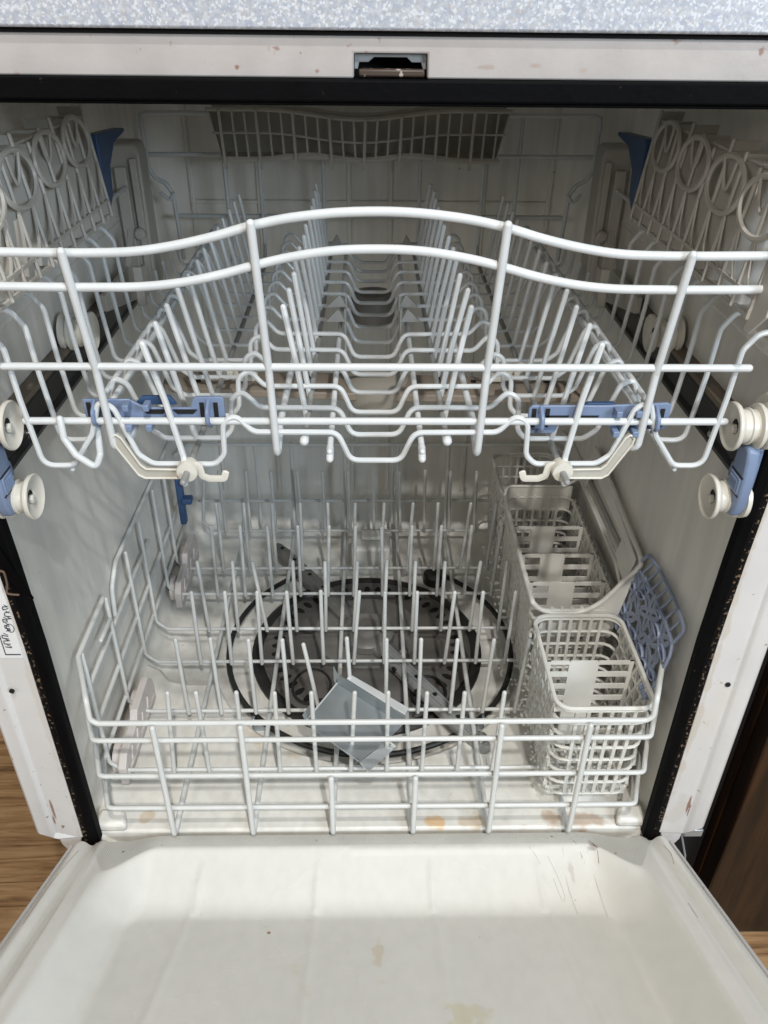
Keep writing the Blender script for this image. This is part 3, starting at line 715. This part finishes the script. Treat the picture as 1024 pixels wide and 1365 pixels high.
# rim of the middle basket rises to the handle side
rimp = [(.1620, .355, .158), (.1610, .30, .158), (.1610, .165, .156)] 
rimc = spline([(.1615, .352, .1585), (.1610, .28, .158), (.1612, .170, .156), (.1640, .152, .1535), (.1760, .1445, .150), (.1950, .1435, .149), (.2120, .1435, .1525), (.2270, .1435, .163), (.2380, .1430, .178), (.2460, .1425, .192), (.2560, .1430, .205), (.2595, .1500, .213), (.2590, .20, .219), (.2580, .28, .229), (.2570, .335, .234)], 6)
m = MB(); m.tube(rimc, .0025, sides=8); m.out('rim', m_bask, mbk)
wire('inner_rim', [(.2470, .150, .176), (.2475, .180, .1865), (.2485, .345, .1865), (.248, .356, .180), (.235, .360, .168), (.165, .360, .168), (.1615, .352, .160)], .0022, m_bask, mbk, .008)
# front wall of the middle basket closed up to the rim curve
m = MB()
cur = [p for p in rimc if p.y < .1455]
P = [(p.x, .1440, p.z) for p in cur] + [(.2560, .1440, .196), (.2480, .1440, .150), (.2440, .1440, .118), (.166, .1440, .118)]
m.prism(P, (0, .0016, 0)); m.out('front_panel', m_bask, mbk, False)
# handle plate with its long slot
m = MB()
def hp(y, z): k = (z-.185)/.045; return (.2480+.010*k, y, z)
for ya, yb, za, zb in ((.148, .348, .185, .190), (.148, .190, .190, .208), (.325, .348, .190, .213)):
    m.prism([hp(ya, za), hp(yb, za), hp(yb, zb), hp(ya, zb)], (.0016, 0, 0))
m.prism([hp(.148, .2075), hp(.348, .2125), hp(.340, .2330), hp(.150, .2125)], (.0016, 0, 0))
m.out('handle', m_bask, mbk, False, .0004)
m = MB(); m.box(.164, .245, .3595, .3612, .132, .168); m.out('back_panel', m_bask, mbk, False, .0004)
# solid side skirt under the handle
# raised blue lid of the front basket
lid = MB()
def lp(u, v):   # u along Y 0..1, v up 0..1
    y = .040+.108*u + (.004*(1-v)); x = .2490+.0080*v+.0015*math.sin(PI*u); z = .134+.070*v+.004*math.sin(PI*u)*v
    return Vector((x, y, z))
outl = [lp(0, 0), lp(1, 0), lp(1.05, .35), lp(1.05, .75), lp(1.0, 1), lp(.75, 1), lp(.5, 1), lp(.25, 1), lp(-.02, 1), lp(-.06, .85), lp(-.05, .4)]
lid.tube(outl, .0016, True, .006, sides=7)
def petal(cu, cv, ru, rv, ang):
    P = []
    for k in range(14):
        a = 2*PI*k/14; px_ = math.cos(a)*(1+.25*math.cos(a)); py_ = math.sin(a)*.46*(1-.15*math.cos(a))
        ca, sa_ = math.cos(ang), math.sin(ang); qx = px_*ca-py_*sa_; qy = px_*sa_+py_*ca
        P.append(lp(cu+qx*ru, cv+qy*rv))
    return P
for cu in (.16, .50, .84):
    for cv in (.26, .75):
        off = .3+cu+cv
        for k in range(6):
            a = off+2*PI*k/6
            lid.tube(petal(cu+.094*math.cos(a), cv+.134*math.sin(a), .078, .112, a), .0011, True, sides=6, flat=2.6)
for cu in (.33, .67):
    for cv in (.06, .50, .95): lid.tube(petal(cu, cv, .055, .06, 1.57 if cv == .5 else 0), .0011, True, sides=6, flat=2.6)
lo = lid.out('lid', m_lid, fb)
m = MB()
top = [lp(-.02, 1.0), lp(1.0, 1.0)]
fa, fb_ = Vector((.2625, .034, .222)), Vector((.2625, .140, .224))
m.tube([top[0], fa, fa.lerp(fb_, .3)+Vector((.001, 0, .0045)), fa.lerp(fb_, .7)+Vector((.001, 0, .0045)), fb_, top[1]], .0017, False, .006, sides=7)
for k in range(1, 8):
    f = k/8; a = lp(-.02+1.02*f, 1.0); b = fa.lerp(fb_, f-.015)+Vector((.0008, 0, .0045*min(1, math.sin(PI*f)*1.2))); m.tube([a, b], .0012, sides=6)
m.out('lid_flange', m_lid, lo)
for y in (.044, .138):
    m = MB()
    for k in range(4): m.lathe([(.0052, 0), (.0052, .0022)], (.2472, y-.006+.0033*k, .141), (0, 1, 0), 14)
    m.lathe([(.0040, 0), (.0040, .014)], (.2472, y-.007, .141), (0, 1, 0), 14)
    m.out('lid_hinge', m_lid, lo)

# ------------------------------------------------------------------ loose metal bracket
br = thing('metal_bracket', 'bent galvanized sheet metal bracket lying among the lower rack tines', 'metal bracket')
m_zinc = plastic('lit_zinc', (.78, .80, .81), .32, .05, 30, metallic=.25)  # paler copy of the bracket metal, light painted into its colour
m_shade = plastic('shaded_zinc', (.30, .33, .34), .38, .1, 30, metallic=.6)  # darker copy of the bracket metal for the flange, shade painted in
c0 = Vector((-.067, .077, .066)); c1 = Vector((-.0375, .136, .060)); c2 = Vector((.0300, .086, .052)); c3 = Vector((-.0140, .037, .056))
nn_ = (c2-c0).cross(c1-c0).normalized()
if nn_.z < 0: nn_ = -nn_
e1 = (c2-c1).normalized(); e2 = (c0-c1).normalized()
c25 = c2 + (c3-c2)*.42 + e1*.002
m = MB(); m.prism([c0, c3, c25, c2, c1], nn_*.0012); m.out('plate', m_galv, br, False, .0002)
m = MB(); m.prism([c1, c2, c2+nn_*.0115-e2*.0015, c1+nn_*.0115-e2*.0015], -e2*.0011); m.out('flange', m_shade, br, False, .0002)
a2 = c1+nn_*.0122-e2*.0020+e1*.010; b2 = c2+nn_*.0122-e2*.0020-e1*.0005
m = MB(); m.prism([a2, b2, b2-e2*.0105-e1*.001, a2-e2*.0075+e1*.0], nn_*.0011); m.out('bright_lip', m_zinc, br, False, .0002)
m = MB(); m.prism([c1-e1*.001, c1+nn_*.0115-e2*.0015-e1*.001, c1+nn_*.0145-e2*.006-e1*.010, c1+nn_*.004-e1*.004], e2*.0011); m.out('corner_tab', m_galv, br, False)
m = MB(); m.tube([c0+nn_*.0013, c1+nn_*.0013], .0008, sides=6); m.out('edge_highlight', m_zinc, br)  # thin pale tube paints a highlight along the plate edge
m = MB(); m.prism([c0+(c1-c0)*.03, c0+(c1-c0)*.30, c0+(c1-c0)*.28-e1*.007+nn_*.003, c0+(c1-c0)*.06-e1*.006+nn_*.003], nn_*.0011); m.out('side_tab', m_galv, br, False)
t0 = c3+e1*.001; t1 = c3+(c25-c3)*.95
dn = (c3-c0).normalized()
m = MB(); m.prism([t0, t0+dn*.0105-nn_*.004+e1*.001, t1+dn*.0105-nn_*.002, t1+dn*.001], nn_*.0011); m.out('bottom_tab', plastic('half_lit_zinc', (.50, .53, .54), .34, .1, 30, metallic=.5), br, False, .0002)  # tab tone painted between the lit and shaded bracket metal
m = MB(); m.prism([t1-dn*.001, t1+dn*.009, t1+dn*.009+nn_*.005+e1*.003, t1+nn_*.006+e1*.002], e1*.0011); m.out('lug', m_zinc, br, False, .0002)
m = MB(); m.lathe([(.0036, 0), (.0036, .0016), (.0020, .0018)], t1+dn*.004+nn_*.002, nn_, 14); m.out('eyelet', m_steel, br)

# ------------------------------------------------------------------ upper rack
ur = thing('upper_rack', 'white wire upper rack with wavy front rails and blue front clips', 'dish rack')
PY = .0365
half = [(.017, .405), (.0255, .426), (.081, .426), (.092, .4385), (.1005, .4330), (.1015, .409), (.108, .402), (.150, .402), (.159, .409), (.170, .444), (.179, .448), (.187, .424), (.2035, .401), (.2235, .4005), (.2285, .450), (.2305, .484), (.238, .4945), (.2535, .498)]
for k in range(14):
    y = k*PY
    hf = half if k < 8 else half[:14]+[(.2265, .425)]
    pr = [(-x+.0008, y, z) for x, z in hf[::-1]] + [(x+.0008, y, z) for x, z in hf]
    jit = random.uniform(-.0006, .0006)
    wire('cross_wire', [(x, y_+jit, z+random.uniform(-.0003, .0003)) for x, y_, z in pr], .0022, m_wire, ur, .009, sides=8, seg=5)
# front: wavy rails, straight bars, uprights
def yf(z): return -.004-.014*(z-.41)/.15
top_c = [(.0, .5657), (.015, .5653), (.030, .5641), (.050, .5615), (.070, .5572), (.090, .5515), (.112, .5465), (.135, .5430), (.160, .5420), (.190, .5420), (.232, .5425)]
low_c = [(.0, .5440), (.015, .5436), (.030, .5422), (.050, .5388), (.070, .5340), (.090, .5285), (.112, .5240), (.135, .5215), (.160, .5210), (.190, .5210), (.232, .5215)]
top_c = [(x, z+.0045) for x, z in top_c]; low_c = [(x, z+.0055) for x, z in low_c]
for cc, zz in ((top_c, .547), (low_c, .527)):
    P = [(-x, yf(z), z) for x, z in cc[::-1][:-1]] + [(x+.003, yf(z), z) for x, z in cc]
    P = spline(P, 5)
    P = [Vector((-.256, .05, zz)), Vector((-.256, .004, zz)), Vector((-.250, -.013, zz))] + P + [Vector((.254, -.013, zz)), Vector((.259, .004, zz)), Vector((.259, .05, zz))]
    m = MB(); m.tube(P, .00265, sides=12); m.out('front_rail', m_wire, ur)
wire('front_bar', [(-.231, -.0045, .4735), (.2365, -.0045, .4735)], .0029, m_wire, ur, sides=12)
wire('front_bar', [(-.228, .0005, .4335), (.2325, .0005, .4335)], .0029, m_wire, ur, sides=12)
for x, zt_ in ((-.0675, .5625), (.0715, .5625)):
    s = 1 if x > 0 else -1
    wire('front_upright', [(x*1.01, yf(zt_)-.0058, zt_+.002), (x*.985, -.0045, .470), (x*.965, -.002, .4085), (x*.96, .010, .4155), (x*.96, .02, .4205), (x*.96, .46, .4205)], .0030, m_wire, ur, .004, sides=10)
for x, zt_ in ((-.1740, .5475), (.1780, .5475)):
    s = 1 if x > 0 else -1
    wire('front_upright', [(x, yf(zt_)-.0058, zt_+.001), (x*1.0, -.0045, .470), (x*.993, -.0015, .4155), (x*.985-s*.004, .004, .4125), (x*.975-s*.008, .012, .4220), (x*.97-s*.008, .03, .4300)], .0030, m_wire, ur, .005, sides=10)
wire('front_hook', [(-.204, -.003, .4365), (-.203, -.006, .424), (-.197, -.008, .413), (-.185, -.009, .4035), (-.1845, .002, .4075), (-.1840, .006, .432)], .0028, m_wire, ur, .004)
# long rails
for s in (-1, 1):
    for x, z, ya, yb, r in ((.030, .4208, -.018, .470, .0024), (.0472, .4210, -.002, .475, .0026), (.1262, .4000, -.022, .477, .0026), (.1755, .4405, .002, .475, .0023), (.1835, .4405, .008, .475, .0023), (.2535, .5005, .0, .475, .0026), (.2060, .3965, .002, .475, .0022)):
        if x == .0472 : r = .0024
        wire('long_wire', [(s*x+.0008, ya, z), (s*x+.0008, yb, z)], r, m_wire if x != .1262 and x != .0472 else m_bar, ur)
    # peg rail ends
    wire('long_wire', [(s*.030+.0008, -.012, .4205), (s*.030+.0008, -.020, .4165)], .0029, m_wire, ur)
    m = MB(); m.tube([(s*.0475+.0008, .004, .4205), (s*.0475+.0008, -.003, .4205)], .0032, sides=10); m.out('rail_end', m_wire, ur)
# folding tine rows
def bend(v, a): return v
for s in (-1, 1):
    for k in range(1, 13):
        y = k*PY+.001
        j = random.uniform(-.0012, .0012); jt = random.uniform(-.001, .001)
        bx, tx = (.0500, .0640) if s > 0 else (-.0480, -.0595)
        wire('tine', [(bx, y, .4190), ((bx+tx)/2-s*.0006, y+jt, .458), (tx+j, y+jt, .4975)], .0024, m_wire, ur, sides=8)
    for k in range(0, 13):
        y = k*PY
        j = random.uniform(-.0012, .0012); jt = random.uniform(-.001, .001)
        bx, tx = (.1275, .1420) if s > 0 else (-.1265, -.1440)
        if k == 0: wire('tine', [(bx, -.014, .3945), (bx*1.01, -.002, .4070), ((bx+tx)/2, 0, .448), (tx, y, .4865)], .0025, m_wire, ur, .008, sides=8)
        else: wire('tine', [(bx, y, .4000), ((bx+tx)/2, y+jt, .443), (tx+j, y+jt, .4865)], .0024, m_wire, ur, sides=8)
# pivot hubs with S-shaped arms under the front
for s in (-1, 1):
    for y, big in ((-.004, 1), (.165, 0)):
        m = MB(); m.lathe([(.0035, 0), (.0068, .0005), (.0072, .002), (.0072, .007), (.0058, .008), (.0058, .012)], (s*.1262+.0008, y-.006, .4000), (0, 1, 0), 20)
        h = m.out('pivot_hub', m_wheel, ur)
        m = MB(); m.tube([(s*.1215, y, .4035), (s*.1180, y, .4030), (s*.1165, y, .3945), (s*.1120, y, .3925), (s*.1020, y, .3925), (s*.1005, y, .3975)], .0012, False, .002, sides=6, flat=2.2); m.out('hub_clip', m_wheel, h)
    # plastic latch arm beside the hub
    m = MB()
    P = [(.1300, .3965), (.1325, .3925), (.1555, .3925), (.1595, .3950), (.1720, .4180), (.1730, .4230), (.1700, .4255), (.1670, .4230), (.1575, .4030), (.1540, .3995), (.1325, .3990)]
    PP = [(s*x, -.003, z) for x, z in (P if s > 0 else P[::-1])]
    m.prism(PP, (0, .004, 0)); a_ = m.out('latch_arm', m_grid2, ur, False, .0006)
    m = MB(); m.tube([(s*x, -.0035, z) for x, z in P], .0008, True, .001, sides=6); m.out('arm_edge', m_wheel, a_)
# blue clips on the front bar
for s, x0, x1, zz in ((-1, -.190, -.0985, .4385), (1, .1020, .1965, .4345)):
    m = MB()
    c = (x0+x1)/2
    if s < 0: P = [(x0, zz+.0085), (x0+.030, zz+.0085), (x0+.034, zz+.006), (x0+.040, zz+.0025), (x1-.022, zz+.0025), (x1-.020, zz+.009), (x1-.017, zz+.0105), (x1-.002, zz+.0105), (x1, zz+.009), (x1, zz-.009), (x1-.002, zz-.0105), (x0+.03, zz-.0095), (x0+.004, zz-.0085), (x0, zz-.004)]
    else: P = [(x0+.002, zz+.0085), (x0+.05, zz+.0085), (x1-.003, zz+.0105), (x1, zz+.009), (x1, zz-.007), (x1-.003, zz-.009), (x1-.02, zz-.009), (x1-.027, zz-.0105), (x1-.036, zz-.0115), (x1-.040, zz-.006), (x0+.022, zz-.004), (x0+.019, zz-.0110), (x0+.016, zz-.012), (x0+.002, zz-.012), (x0, zz-.009), (x0, zz+.006)]
    m.prism([(x, .0045, z) for x, z in P], (0, .0022, 0)); cl = m.out('blue_clip', m_blue, ur, False, .0006)
    for xx in (x0+.008, x1-.010):
        for dx in (-.0045, .0045):
            m = MB(); m.box(xx+dx-.0014, xx+dx+.0014, .0038, .0046, zz-.007, zz+.0065); m.out('clip_slot', m_void, cl, False)
        m = MB(); m.tube([(xx, .0045, zz+.0075), (xx, -.0035, zz+.003), (xx, -.0045, zz-.004), (xx, .0035, zz-.010)], .0016, False, .003, sides=6); m.out('clip_hook', m_blue, cl)
    xm = (x0+.036) if s < 0 else (x1-.030)
    for dx in (-.0065, .0065):
        for dz in (.0060, -.0085):
            m = MB(); m.box(xm+dx-.002, xm+dx+.002, -.0045, .0045, zz+dz-.0022, zz+dz+.0022); m.out('clip_lug', m_blue, cl, False, .0006)
    for dx in (.0, .020):
        xx = c+(dx if s < 0 else dx-.028)
        m = MB(); m.prism([(xx-.008, .0038, zz+.0015), (xx+.008, .0038, zz+.0015), (xx+.005, .0038, zz-.0015), (xx-.005, .0038, zz-.0015)], (0, .0008, 0)); m.out('clip_slot', m_void, cl, False)
    m = MB(); m.prism([(c-.014, .008, zz+.003), (c+.014, .008, zz+.003), (c+.010, .008, zz+.009), (c-.008, .008, zz+.009)], (0, .003, 0)); m.out('clip_tongue', m_dblue, cl, False, .0005)
# small grey separators beside the central trough
for s in (-1, 1):
    for y in (.205, .245):
        m = MB(); m.prism([(s*.024, y, .4285), (s*.042, y, .4285), (s*.030, y, .440)], (0, .0018, 0)); m.prism([(s*.0235, y, .396), (s*.0235, y+.028, .396), (s*.0235, y+.028, .4285), (s*.0235, y, .440)], (s*.0016, 0, 0)); m.out('wire_clip', m_sepa, ur, False, .0003)
# cup shelves
if True: pass
for s in (-1, 1):
    y0, y1 = (-.012, .243)
    sh = thing('cup_shelf', '', ''); del sh['label'], sh['category']; sh.parent = ur
    def fx(z): return s*(.2245+.010*(z-.515)/.075)
    zb_, zt_ = .5145, .592
    fins = 10
    m = MB()
    m.bar((fx(zb_+.006), y0, zb_+.006), (fx(zb_+.006), y1, zb_+.006), (.0012, 0, 0), (0, 0, .0013))
    m.bar((fx(zb_)+s*.001, y0, zb_-.006), (fx(zb_)+s*.001, y1, zb_-.006), (.0012, 0, 0), (0, 0, .0013))
    m.bar((fx(zb_)+s*.020, y0, zb_-.003), (fx(zb_)+s*.020, y1, zb_-.003), (.0012, 0, 0), (0, 0, .0013))
    m.out('shelf_rail', m_grid, sh, False)
    for i in range(fins+1):
        y = y0+(y1-y0)*i/fins
        blk = i % 3
        top_ = zt_ - (.004 if blk == 0 else 0)
        if i in (2, 5, 8): top_ -= .009
        m = MB()
        P = [(fx(zb_-.006), y, zb_-.006), (fx(top_), y, top_), (fx(top_)+s*.019, y, top_), (fx(zb_)+s*.019, y, zb_+.030), (fx(zb_)+s*.011, y, zb_-.006)]
        m.prism(P if s > 0 else P[::-1], (0, .0024, 0)); fn = m.out('fin', m_grid, sh, False, .0003)
        m = MB(); m.tube([(fx(zb_-.006), y+.0008, zb_-.006), (fx(top_)-s*.0003, y+.0008, top_)], .0016, sides=6); m.out('fin_edge', m_grid, fn)
        if i < fins:
            m = MB()
            g_ = (y1-y0)/fins; m.tube(spline([(fx(zb_+.006), y+g_*.45, zb_+.007), (fx(zb_+.016), y+g_*.75, zb_+.016), (fx(zb_+.03), y+g_*.97, zb_+.036)], 4), .0010, sides=5); m.out('brace', m_grid, sh, False)
            m = MB()
            m = MB(); m.box(min(fx(zt_), fx(zt_)+s*.0165), max(fx(zt_), fx(zt_)+s*.0165), y+.0016, y+(y1-y0)/fins, zt_-.0075, zt_-.006) ; m.out('web', m_grid, sh, False)
    for yc, zc in ((.206, .5715), (.142, .5695), (.078, .5675), (.019, .5655)):
        m = MB(); m.tube([(fx(zc+.0170*math.sin(q*PI/16))-s*.0018, yc+.0285*math.cos(q*PI/16), zc+.0170*math.sin(q*PI/16)) for q in range(32)], .0020, True, sides=6); m.out('ring', m_grid, sh)
        m = MB(); m.tube([(fx(zc)-s*.0005, yc+x_, zc+z_) for x_, z_ in ((.012, .014), (.008, .003), (.002, -.006), (-.004, .003), (-.008, .014))], .0013, False, .006, sides=6); m.out('brace', m_grid, sh)
    m = MB(); m.prism([(fx(.515)-s*.001, -.016, .500), (fx(.515)-s*.001, -.010, .5005), (fx(.55)-s*.001, -.012, .565), (fx(.55)-s*.001, -.030, .565), (fx(.52), -.030, .515)], (s*.002, 0, 0)); m.out('end_tab', m_grid, sh, False, .0005)
    for y in (.035, .10, .175, .235):
        m = MB(); m.tube([(fx(zb_)+s*.001, y, zb_-.006), (s*.2515, y-.004, .5005)], .0022, sides=6); m.out('shelf_clip', m_grid, sh)
    # height adjuster: white body with blue lever
    m = MB(); m.prism([(s*.236, .405, .395), (s*.236, .405, .532), (s*.241, .410, .541), (s*.266, .410, .541), (s*.268, .405, .532), (s*.268, .405, .395)][::(1 if s < 0 else -1)], (0, .035, 0)); ad = m.out('height_adjuster', m_grid, ur, False, .003)
    m = MB(); m.box(min(s*.239, s*.246), max(s*.239, s*.246), .4015, .406, .398, .528); m.out('adjuster_rib', m_grid, ad, False, .001)
    m = MB(); m.box(min(s*.250, s*.262), max(s*.250, s*.262), .400, .406, .398, .520); m.out('adjuster_rib', m_grid, ad, False, .001)
    m = MB(); m.lathe([(.006, 0), (.006, .007), (.004, .009)], (s*.2445, .403, .455), (0, -1, 0), 16); m.out('adjuster_peg', m_grid, ad)
    m = MB(); m.prism([(s*.231, .350, .563), (s*.231, .262, .569), (s*.231, .262, .512), (s*.231, .270, .508), (s*.231, .283, .518), (s*.231, .288, .540), (s*.231, .310, .556), (s*.231, .348, .560)][::(-1 if s > 0 else 1)], (s*.012, 0, 0)); m.out('lever', m_dblue, ad, False, .001)
    m = MB(); m.prism([(s*.240, .24, .44), (s*.240, .33, .44), (s*.240, .36, .47), (s*.240, .36, .40), (s*.240, .24, .425)], (s*.006, 0, 0)); m.out('adjuster_arm', m_grid, ad, False, .001)
    m = MB(); m.box(min(s*.212, s*.216), max(s*.212, s*.216), .262, .285, .428, .456); m.box(min(s*.210, s*.218), max(s*.210, s*.218), .258, .263, .424, .460); m.out('wire_clip', m_grid, ur, False, .001)
# back panel of wires
wire('back_wire', [(-.250, .488, .545), (-.250, .490, .560), (.250, .490, .560), (.250, .488, .545)], .0028, m_wire, ur, .008)
wire('back_wire', [(-.250, .492, .5185), (.250, .492, .5185)], .0026, m_wire, ur)
wire('back_wire', [(-.226, .500, .4510), (.222, .500, .4515)], .0028, m_wire, ur)
for s in (-1, 1):
    wire('back_wire', [(s*.250, .490, .558), (s*.250, .490, .505), (s*.243, .490, .494), (s*.232, .490, .488), (s*.226, .490, .478), (s*.222, .490, .405)], .0028, m_wire, ur, .006)
    wire('back_wire', [(s*.238, .488, .478), (s*.230, .488, .470), (s*.224, .486, .478)], .0024, m_wire, ur, .003)
    for x in (.055, .1270, .166): wire('back_wire', [(s*x, .494, .559), (s*x*.99, .494, .42), (s*x*.98, .476, .405)], .0026, m_wire, ur, .006)
    m = MB(); m.box(min(s*.036, s*.060), max(s*.036, s*.060), .472, .478, .424, .428); m.prism([(s*.036, .47, .428), (s*.046, .47, .428), (s*.040, .47, .437)], (0, .006, 0)); m.out('wire_clip', m_sepa, ur, False, .0005)
# spray arm and feed tube hung under the rack
us = thing('spray_arm', '', ''); del us['label'], us['category']; us.parent = ur
m = MB(); m.lathe([(.010, -.02), (.027, -.018), (.030, -.006), (.030, .002), (.024, .006), (.021, .008), (.005, .009)], (.003, .222, .366), (0, 0, 1), 36); m.out('hub', plastic('hub_plastic', (.36, .33, .28), .35), us)
m = MB(); m.lathe([(.024, -.02), (.024, .004), (.020, .010), (.006, .012)], (.001, .395, .385), (0, 0, 1), 32); m.out('docking_cap', m_arm, us)
for s in (-1, 1):
    m = MB(); dy = -.010*s
    V = []
    for (x, w_, h_) in ((.0, .024, .007), (.10, .022, .0065), (.185, .018, .006), (.196, .010, .004)):
        for (a, b) in ((-1, -.6), (-1, .4), (-.5, 1), (.5, 1), (1, .4), (1, -.6)): V.append((s*x, .222+dy*x/.19+a*w_, .360+b*h_))
    F = [tuple(range(6)), tuple(range(23, 17, -1))] + [(i*6+k, (i+1)*6+k, (i+1)*6+(k+1) % 6, i*6+(k+1) % 6) for i in range(3) for k in range(6)]
    if s > 0: F = [tuple(reversed(f)) for f in F]
    m.add(V, F); m.out('arm', m_arm2, us, False, .001)
    for k in range(4):
        m = MB(); m.lathe([(.0028, 0), (.0028, .0008)], (s*(.06+.034*k), .222+.004*(-1)**k, .3669), (0, 0, 1), 12); m.out('nozzle', m_void, us)

# ------------------------------------------------------------------ utensil tray hung at the back
m_tray = plastic('brown_grey_plastic', (.42, .395, .345), .5, .07, 40, .1)
ut = thing('utensil_tray', 'small wavy wire pattern plastic tray hung at the back top of the tub', 'utensil tray')
def wv(x, zb): return zb - .0085*(.5+.5*math.cos(PI*min(1, abs(x)/.10)))
X0, X1 = -.168, .142
cx_ = (X0+X1)/2; hw_ = (X1-X0)/2
def curve(zb, y, n=31, sh=1.0, ins=0):
    P = []
    for i in range(n):
        x = X0+ins+(X1-X0-2*ins)*i/(n-1); P.append((x, y, wv((x-cx_)*sh, zb)))
    return P
def curve_dn(zb, y, n=31, ins=0):
    P = []
    for i in range(n):
        x = X0+ins+(X1-X0-2*ins)*i/(n-1); xx = x-cx_; P.append((x, y, zb+.004*math.cos(xx/hw_*PI*3/1.0) if 0 else zb+.0045*(.5+.5*math.cos(PI*(abs(xx)-.055)/.055))*(1 if abs(xx) < .11 else 0)))
    return P
yf_, yb_ = .435, .475
m = MB(); m.tube(curve(.5700, yf_, ins=0), .0022, sides=6); m.out('rim', m_tray, ut)
m = MB(); m.tube(curve(.5700, yb_, ins=0), .0022, sides=6); m.out('rim', m_tray, ut)
m = MB(); m.tube(curve(.5480, yf_+.001, ins=.004), .0012, sides=6); m.out('band', m_tray, ut)
m = MB(); m.tube(curve_dn(.5225, yf_+.003, ins=.010), .0030, sides=6); m.out('bottom_band', m_tray, ut)
m = MB(); m.prism([(X0+.01, yf_+.003, .5225), (X1-.01, yf_+.003, .5225), (X1-.01, yb_, .5225), (X0+.01, yb_, .5225)], (0, 0, .0015)); m.out('bottom', m_tray, ut, False)
for x, i in ((X0, 1), (X1, -1)):
    m = MB(); m.prism([(x, yf_, .569), (x, yb_, .569), (x+i*.01, yb_, .524), (x+i*.01, yf_+.003, .524)], (i*.0012, 0, 0)); m.out('end_wall', m_tray, ut, False)
m = MB(); m.prism([(X0+.002, yb_, .562)]+[(X0+.002+(X1-X0-.004)*i/20, yb_, wv(X0+.002+(X1-X0-.004)*i/20-cx_, .568)) for i in range(21)]+[(X1-.01, yb_, .524), (X0+.01, yb_, .524)], (0, .0012, 0)); m.out('back_wall', plastic('brown_back_plastic', (.35, .325, .28), .5), ut, False)
for i in range(24):
    x = X0+.012+(X1-X0-.024)*i/23; big = (i % 3 == 0)
    zt_ = wv(x-cx_, .570)
    m = MB(); m.bar((x, yf_-(.002 if big else 0), zt_), (x+(.002 if x < cx_ else -.002), yf_+(.001 if big else .003), .513 if big else .524), (.0014 if big else .0010, 0, 0), (0, .0012 if not big else .002, 0)); m.out('slat', m_tray, ut, False)
